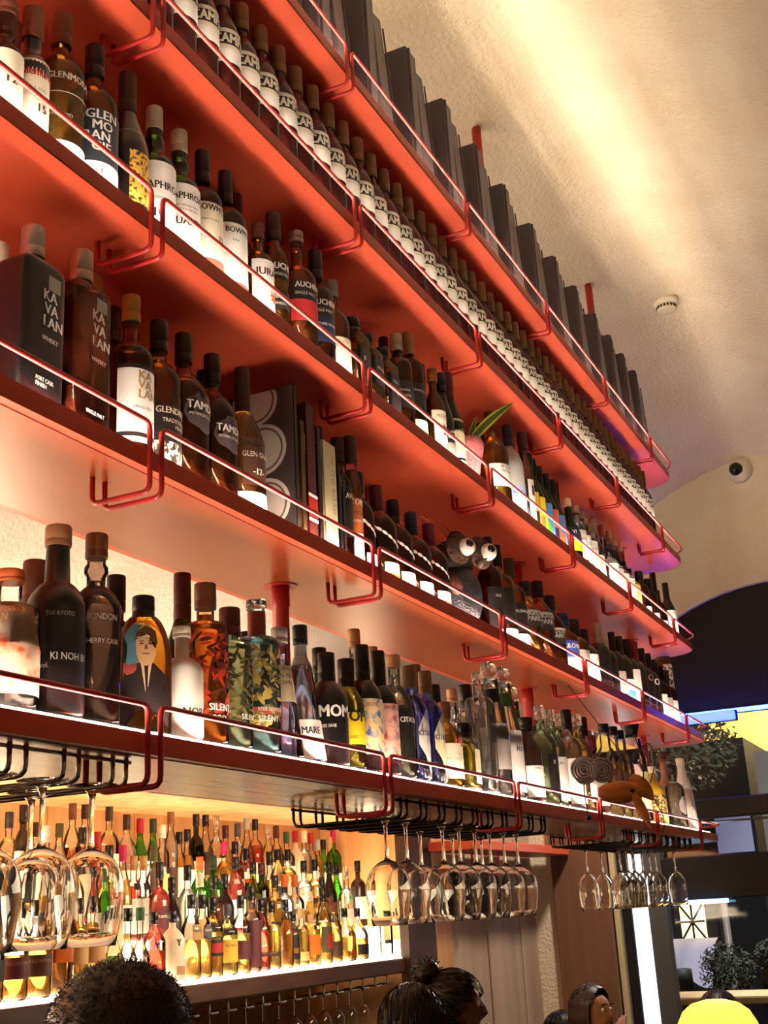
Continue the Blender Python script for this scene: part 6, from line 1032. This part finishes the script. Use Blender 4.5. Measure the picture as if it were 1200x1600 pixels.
def finish_people():
    dg = bpy.context.evaluated_depsgraph_get()
    done = [(bpy.data.meshes.new_from_object(p[0].evaluated_get(dg)), p) for p in PEOPLE]
    for me, (o, root, k, dz, hair, sk, cm, turn) in done:
        old = o.data; o.modifiers.clear(); o.data = me; bpy.data.meshes.remove(old); o.parent = root
        hz = (1.60+dz)*k; rot = Matrix.Rotation(turn, 3, 'Z'); inv = rot.transposed(); O = Vector((.015*k, 0, hz))
        for vx in me.vertices:          # turn the head, then shape brow, nose, lips and chin on it
            p = vx.co
            if p.z < hz-.115*k: continue
            q = p-O; t_ = min(1, (p.z-(hz-.115*k))/(.05*k))
            u = q/k
            if u.x > .01 and abs(u.y) < .09:
                g = lambda y, z, sy, sz: math.exp(-((u.y-y)/sy)**2-((u.z-z)/sz)**2)
                q.x += k*(.030*g(0, -.018, .012, .020)+.010*g(0, .01, .010, .020)+.008*g(0, -.058, .022, .007)+.010*g(0, -.088, .022, .014)+.006*g(0, .032, .05, .010)-.009*g(.032, .010, .016, .012)-.009*g(-.032, .010, .016, .012))
            q.y *= 1-.06*t_; r_ = Matrix.Rotation(turn*t_, 3, 'Z'); vx.co = O+r_ @ q
        me.materials.clear(); me.materials.append(sk); me.materials.append(cm)
        for pl in me.polygons:
            c = pl.center; pl.use_smooth = True; pl.material_index = 0 if c.z > (1.43+dz)*k or (c-Vector((0, 0, 0))).length == 0 else 1
        hp = lambda x, y, z: O+rot @ (Vector((x, y, z))*k)
        for s_ in (-1, 1):
            mb = MB(); mb.sphere(hp(.0665, s_*.031, .010), .0098*k, 12, 8); mb.build('eye', pm('eye_white', 'ded4c4', .25), o).parent = root
            mb = MB(); mb.sphere(hp(.0735, s_*.0315, .010), .0048*k, 10, 6); mb.build('iris', pm('pupil', '140c0a', .15), root)
            mb = MB(); mb.tube([hp(.080, s_*.014, .032), hp(.084, s_*.030, .037), hp(.074, s_*.050, .031)], .0035*k, 6); mb.build('eyebrow', pm('hair_'+hair[1], hair[1], .6), root)
            mb = MB(); mb.sphere(hp(.0, s_*.079, -.01), .02*k, 10, 8, 0, (.7, .35, 1.3)); mb.build('ear', sk, root)
        mb = MB(); mb.tube([hp(.088, -.022, -.058), hp(.0985, 0, -.0565), hp(.088, .022, -.058)], .0055*k, 6); mb.build('lips', pm('lips', '8a4038', .5), root)
        HM = noise_mat('hair_'+hair[1]+'_strands', hair[1], hair[2], (90, 90, 12), .45); rnd = random.Random(7); mb = MB()
        def shell(r, zc, sx, sy, sz, keep, jit=0., n=40, m=26):
            vs = []; 
            for i in range(m+1):
                th = math.pi*i/m
                for j in range(n):
                    ph = 2*math.pi*j/n; d = Vector((math.sin(th)*math.cos(ph), math.sin(th)*math.sin(ph), math.cos(th))); rr = r*(1+jit*rnd.uniform(-1, 1)); vs.append((d, hp(d.x*rr*sx-.008, d.y*rr*sy, zc+d.z*rr*sz)))
            fs = [(i*n+j, i*n+(j+1) % n, (i+1)*n+(j+1) % n, (i+1)*n+j) for i in range(m) for j in range(n) if keep(vs[i*n+j][0])]
            mb.add([p for _, p in vs], fs, 0, jit < .02)
        if hair[0] == 'afro':
            shell(.128, .045, 1.05, 1.08, .95, lambda d: d.x < .35 or d.z > .45, .018, 72, 50)
            for _ in range(5200):
                d = Vector((rnd.gauss(0, 1), rnd.gauss(0, 1), rnd.gauss(0, 1))).normalized()
                if d.x > .4 and d.z < .45: continue
                p = Vector((d.x*.131-.008, d.y*.135, .045+d.z*.119)); a_ = Vector((rnd.uniform(-1, 1), rnd.uniform(-1, 1), rnd.uniform(-1, 1))).normalized()*.007
                mb.tube([hp(*(p-d*.01)), hp(*(p+a_)), hp(*(p+d*.008-a_*.8))], .0008, 3)
        elif hair[0] == 'bun':
            shell(.098, .018, 1.02, .95, 1.0, lambda d: d.x < .55 and (d.x < .1 or d.z > .12)); mb.sphere(hp(-.085, 0, .105), .045*k, 18, 12)
            for _ in range(160):
                d = Vector((rnd.gauss(0, 1), rnd.gauss(0, 1), rnd.gauss(0, 1))).normalized(); p = Vector((-.085, 0, .105))+d*.044; mb.tube([hp(*p), hp(*(p+d*.008+Vector((rnd.uniform(-.006, .006), rnd.uniform(-.006, .006), .003))))], .0014, 4)
        elif hair[0] == 'long':
            shell(.098, .018, 1.03, .98, 1.0, lambda d: d.x < .5 and (d.x < .12 or d.z > .25))
            for i in range(46):
                a_ = math.radians(70+220*i/45); bx, by = math.cos(a_)*.093-.008, math.sin(a_)*.09
                mb.tube([hp(bx*.9, by*.9, .05), hp(bx*1.06, by*1.06, -.03), hp(bx*1.1-.01, by*1.12, -.12), hp(bx*1.0-.02, by*1.2, -.24)], .0125*k, 6, taper=(1, .6))
        else:
            shell(.096, .016, 1.03, .97, 1.0, lambda d: d.x < .45 and (d.x < .0 or d.z > .22), .006)
        if hair[0] in ('bun', 'short', 'long'):
            for _ in range(900):
                d = Vector((rnd.gauss(0, 1), rnd.gauss(0, 1), rnd.gauss(0, 1))).normalized()
                if (d.x > .42 and d.z < .3) or (hair[0] == 'long' and d.x > .2): continue
                tg = (Vector((-.9, 0, .35)) if hair[0] == 'bun' else Vector((-.35, 0, -1))); tg = (tg-d*tg.dot(d)).normalized(); q_ = Vector((d.x*.1-.008, d.y*.094, .018+d.z*.0985))
                mb.tube([hp(*(q_-tg*.016)), hp(*(q_+d*.002)), hp(*(q_+tg*.016-d*.001))], .0011, 3)
        mb.build('hair', HM, root)
        mb = MB(); zb_ = (1.43+dz)*k; mb.lathe([(.062*k, zb_+.012), (.066*k, zb_-.0), (.075*k, zb_-.02)], 20); mb.build('collar', cm, root)
person('a', 'person with a rounded dark afro seen from behind at the lower frame edge', (2.022, 1.53, -E), 1.652, .43, ('afro', '0c0a0c', '141012'), '5a3c2c', '241f22')
person('b', 'person with short dark hair seen from behind, in front of the person with a bun', (3.01, 1.375, -E), 1.593, .5, ('short', '090706', '120d0b'), '6b4433', '1f1b1d')
person('c', 'person with dark hair tied in a bun, face turned to the window', (3.56, 1.50, -E), 1.60, -1.1, ('bun', '090706', '140e0b'), '7c4f3a', '1f1b1d')
person('d', 'woman with long dark brown hair raising a hand to her mouth', (5.37, 1.63, -E), 1.663, -1.75, ('long', '2a1a14', '3d281f'), 'b98668', '3a2c2a', -.1, -1, .70)
person('e', 'person with dark hair behind the woman with the raised hand', (5.72, 1.87, -E), 1.60, .9, ('short', '090706', '120d0b'), '8a5c44', '1f1b1d', 0, None, .62)
person('f', 'person with dark brown hair half hidden by the yellow lamp', (5.85, 1.19, -E), 1.63, .3, ('short', '2a1a14', '33211a'), '9a6a50', '2a2526', 0, None, .66)
finish_people()
# stools for the three seated people
for x, y, hs, lb in ((5.37, 1.63, .555, 'dark stool under the woman with long hair'), (5.72, 1.87, .46, 'dark stool under the person behind the woman'), (5.85, 1.19, .51, 'dark stool under the person behind the yellow lamp')):
    t = thing('stool', lb, 'stool', (x, y, -E), 0, 'stools by the window'); mb = MB(); mb.lathe([(.14, hs-.045), (.15, hs-.035), (.15, hs-.01), (.13, hs)], 20, cap0=True, cap1=True); mb.build('seat', BLACK, t)
    for a_ in range(4): mb = MB(); c_, s_ = math.cos(a_*1.571+.78), math.sin(a_*1.571+.78); mb.tube([(.1*c_, .1*s_, hs-.04), (.17*c_, .17*s_, 0)], .011, 6); mb.build('leg', BLACK, t)
    mb = MB(); mb.tube([(.15*math.cos(q), .15*math.sin(q), .16) for q in (2*math.pi*i/20 for i in range(21))], .009, 6); mb.build('foot_ring', BLACK, t)
t = thing('side_table', 'tall dark side table carrying the yellow lamp', 'table', (4.85, .605, -E)); hh = E-.64-.0005
mb = MB(); mb.lathe([(.3, hh-.03), (.31, hh-.025), (.31, hh)], 28, (0, .395, 0), cap0=True, cap1=True); mb.build('top', WOODD, t); mb = MB(); mb.lathe([(.18, 0), (.18, .015), (.025, .03), (.022, hh-.03)], 18, (0, .395, 0), cap0=True, cap1=True); mb.build('pedestal', BLACK, t)
# yellow lamp on a side table
t = thing('table_lamp', 'glowing yellow domed lamp at the lower right corner', 'lamp', (4.85, 1.0, -.64)); mb = MB()
mb.lathe([(.148, .165), (.150, .175), (.143, .21), (.120, .252), (.085, .278), (.04, .290), (.001, .292)], 30); mb.build('lamp_shade', lit_shade('lamp_yellow', (1.0, .76, .10), 1.0), t)
mb = MB(); mb.lathe([(.09, 0), (.09, .012), (.012, .02), (.010, .2)], 20, cap0=True, cap1=True); mb.build('stand', pc('brass', .3), t); mb = MB(); mb.sphere((0, 0, .215), .03, 12, 8); mb.build('bulb', emis('bulb_warm', (1, .9, .6), 55), t)

# ------------------------------------------------------------------ lift everything from eye level to the floor
for o in list(C.objects):
    if o.parent is None and o.name != 'camera':
        o.location.z += E
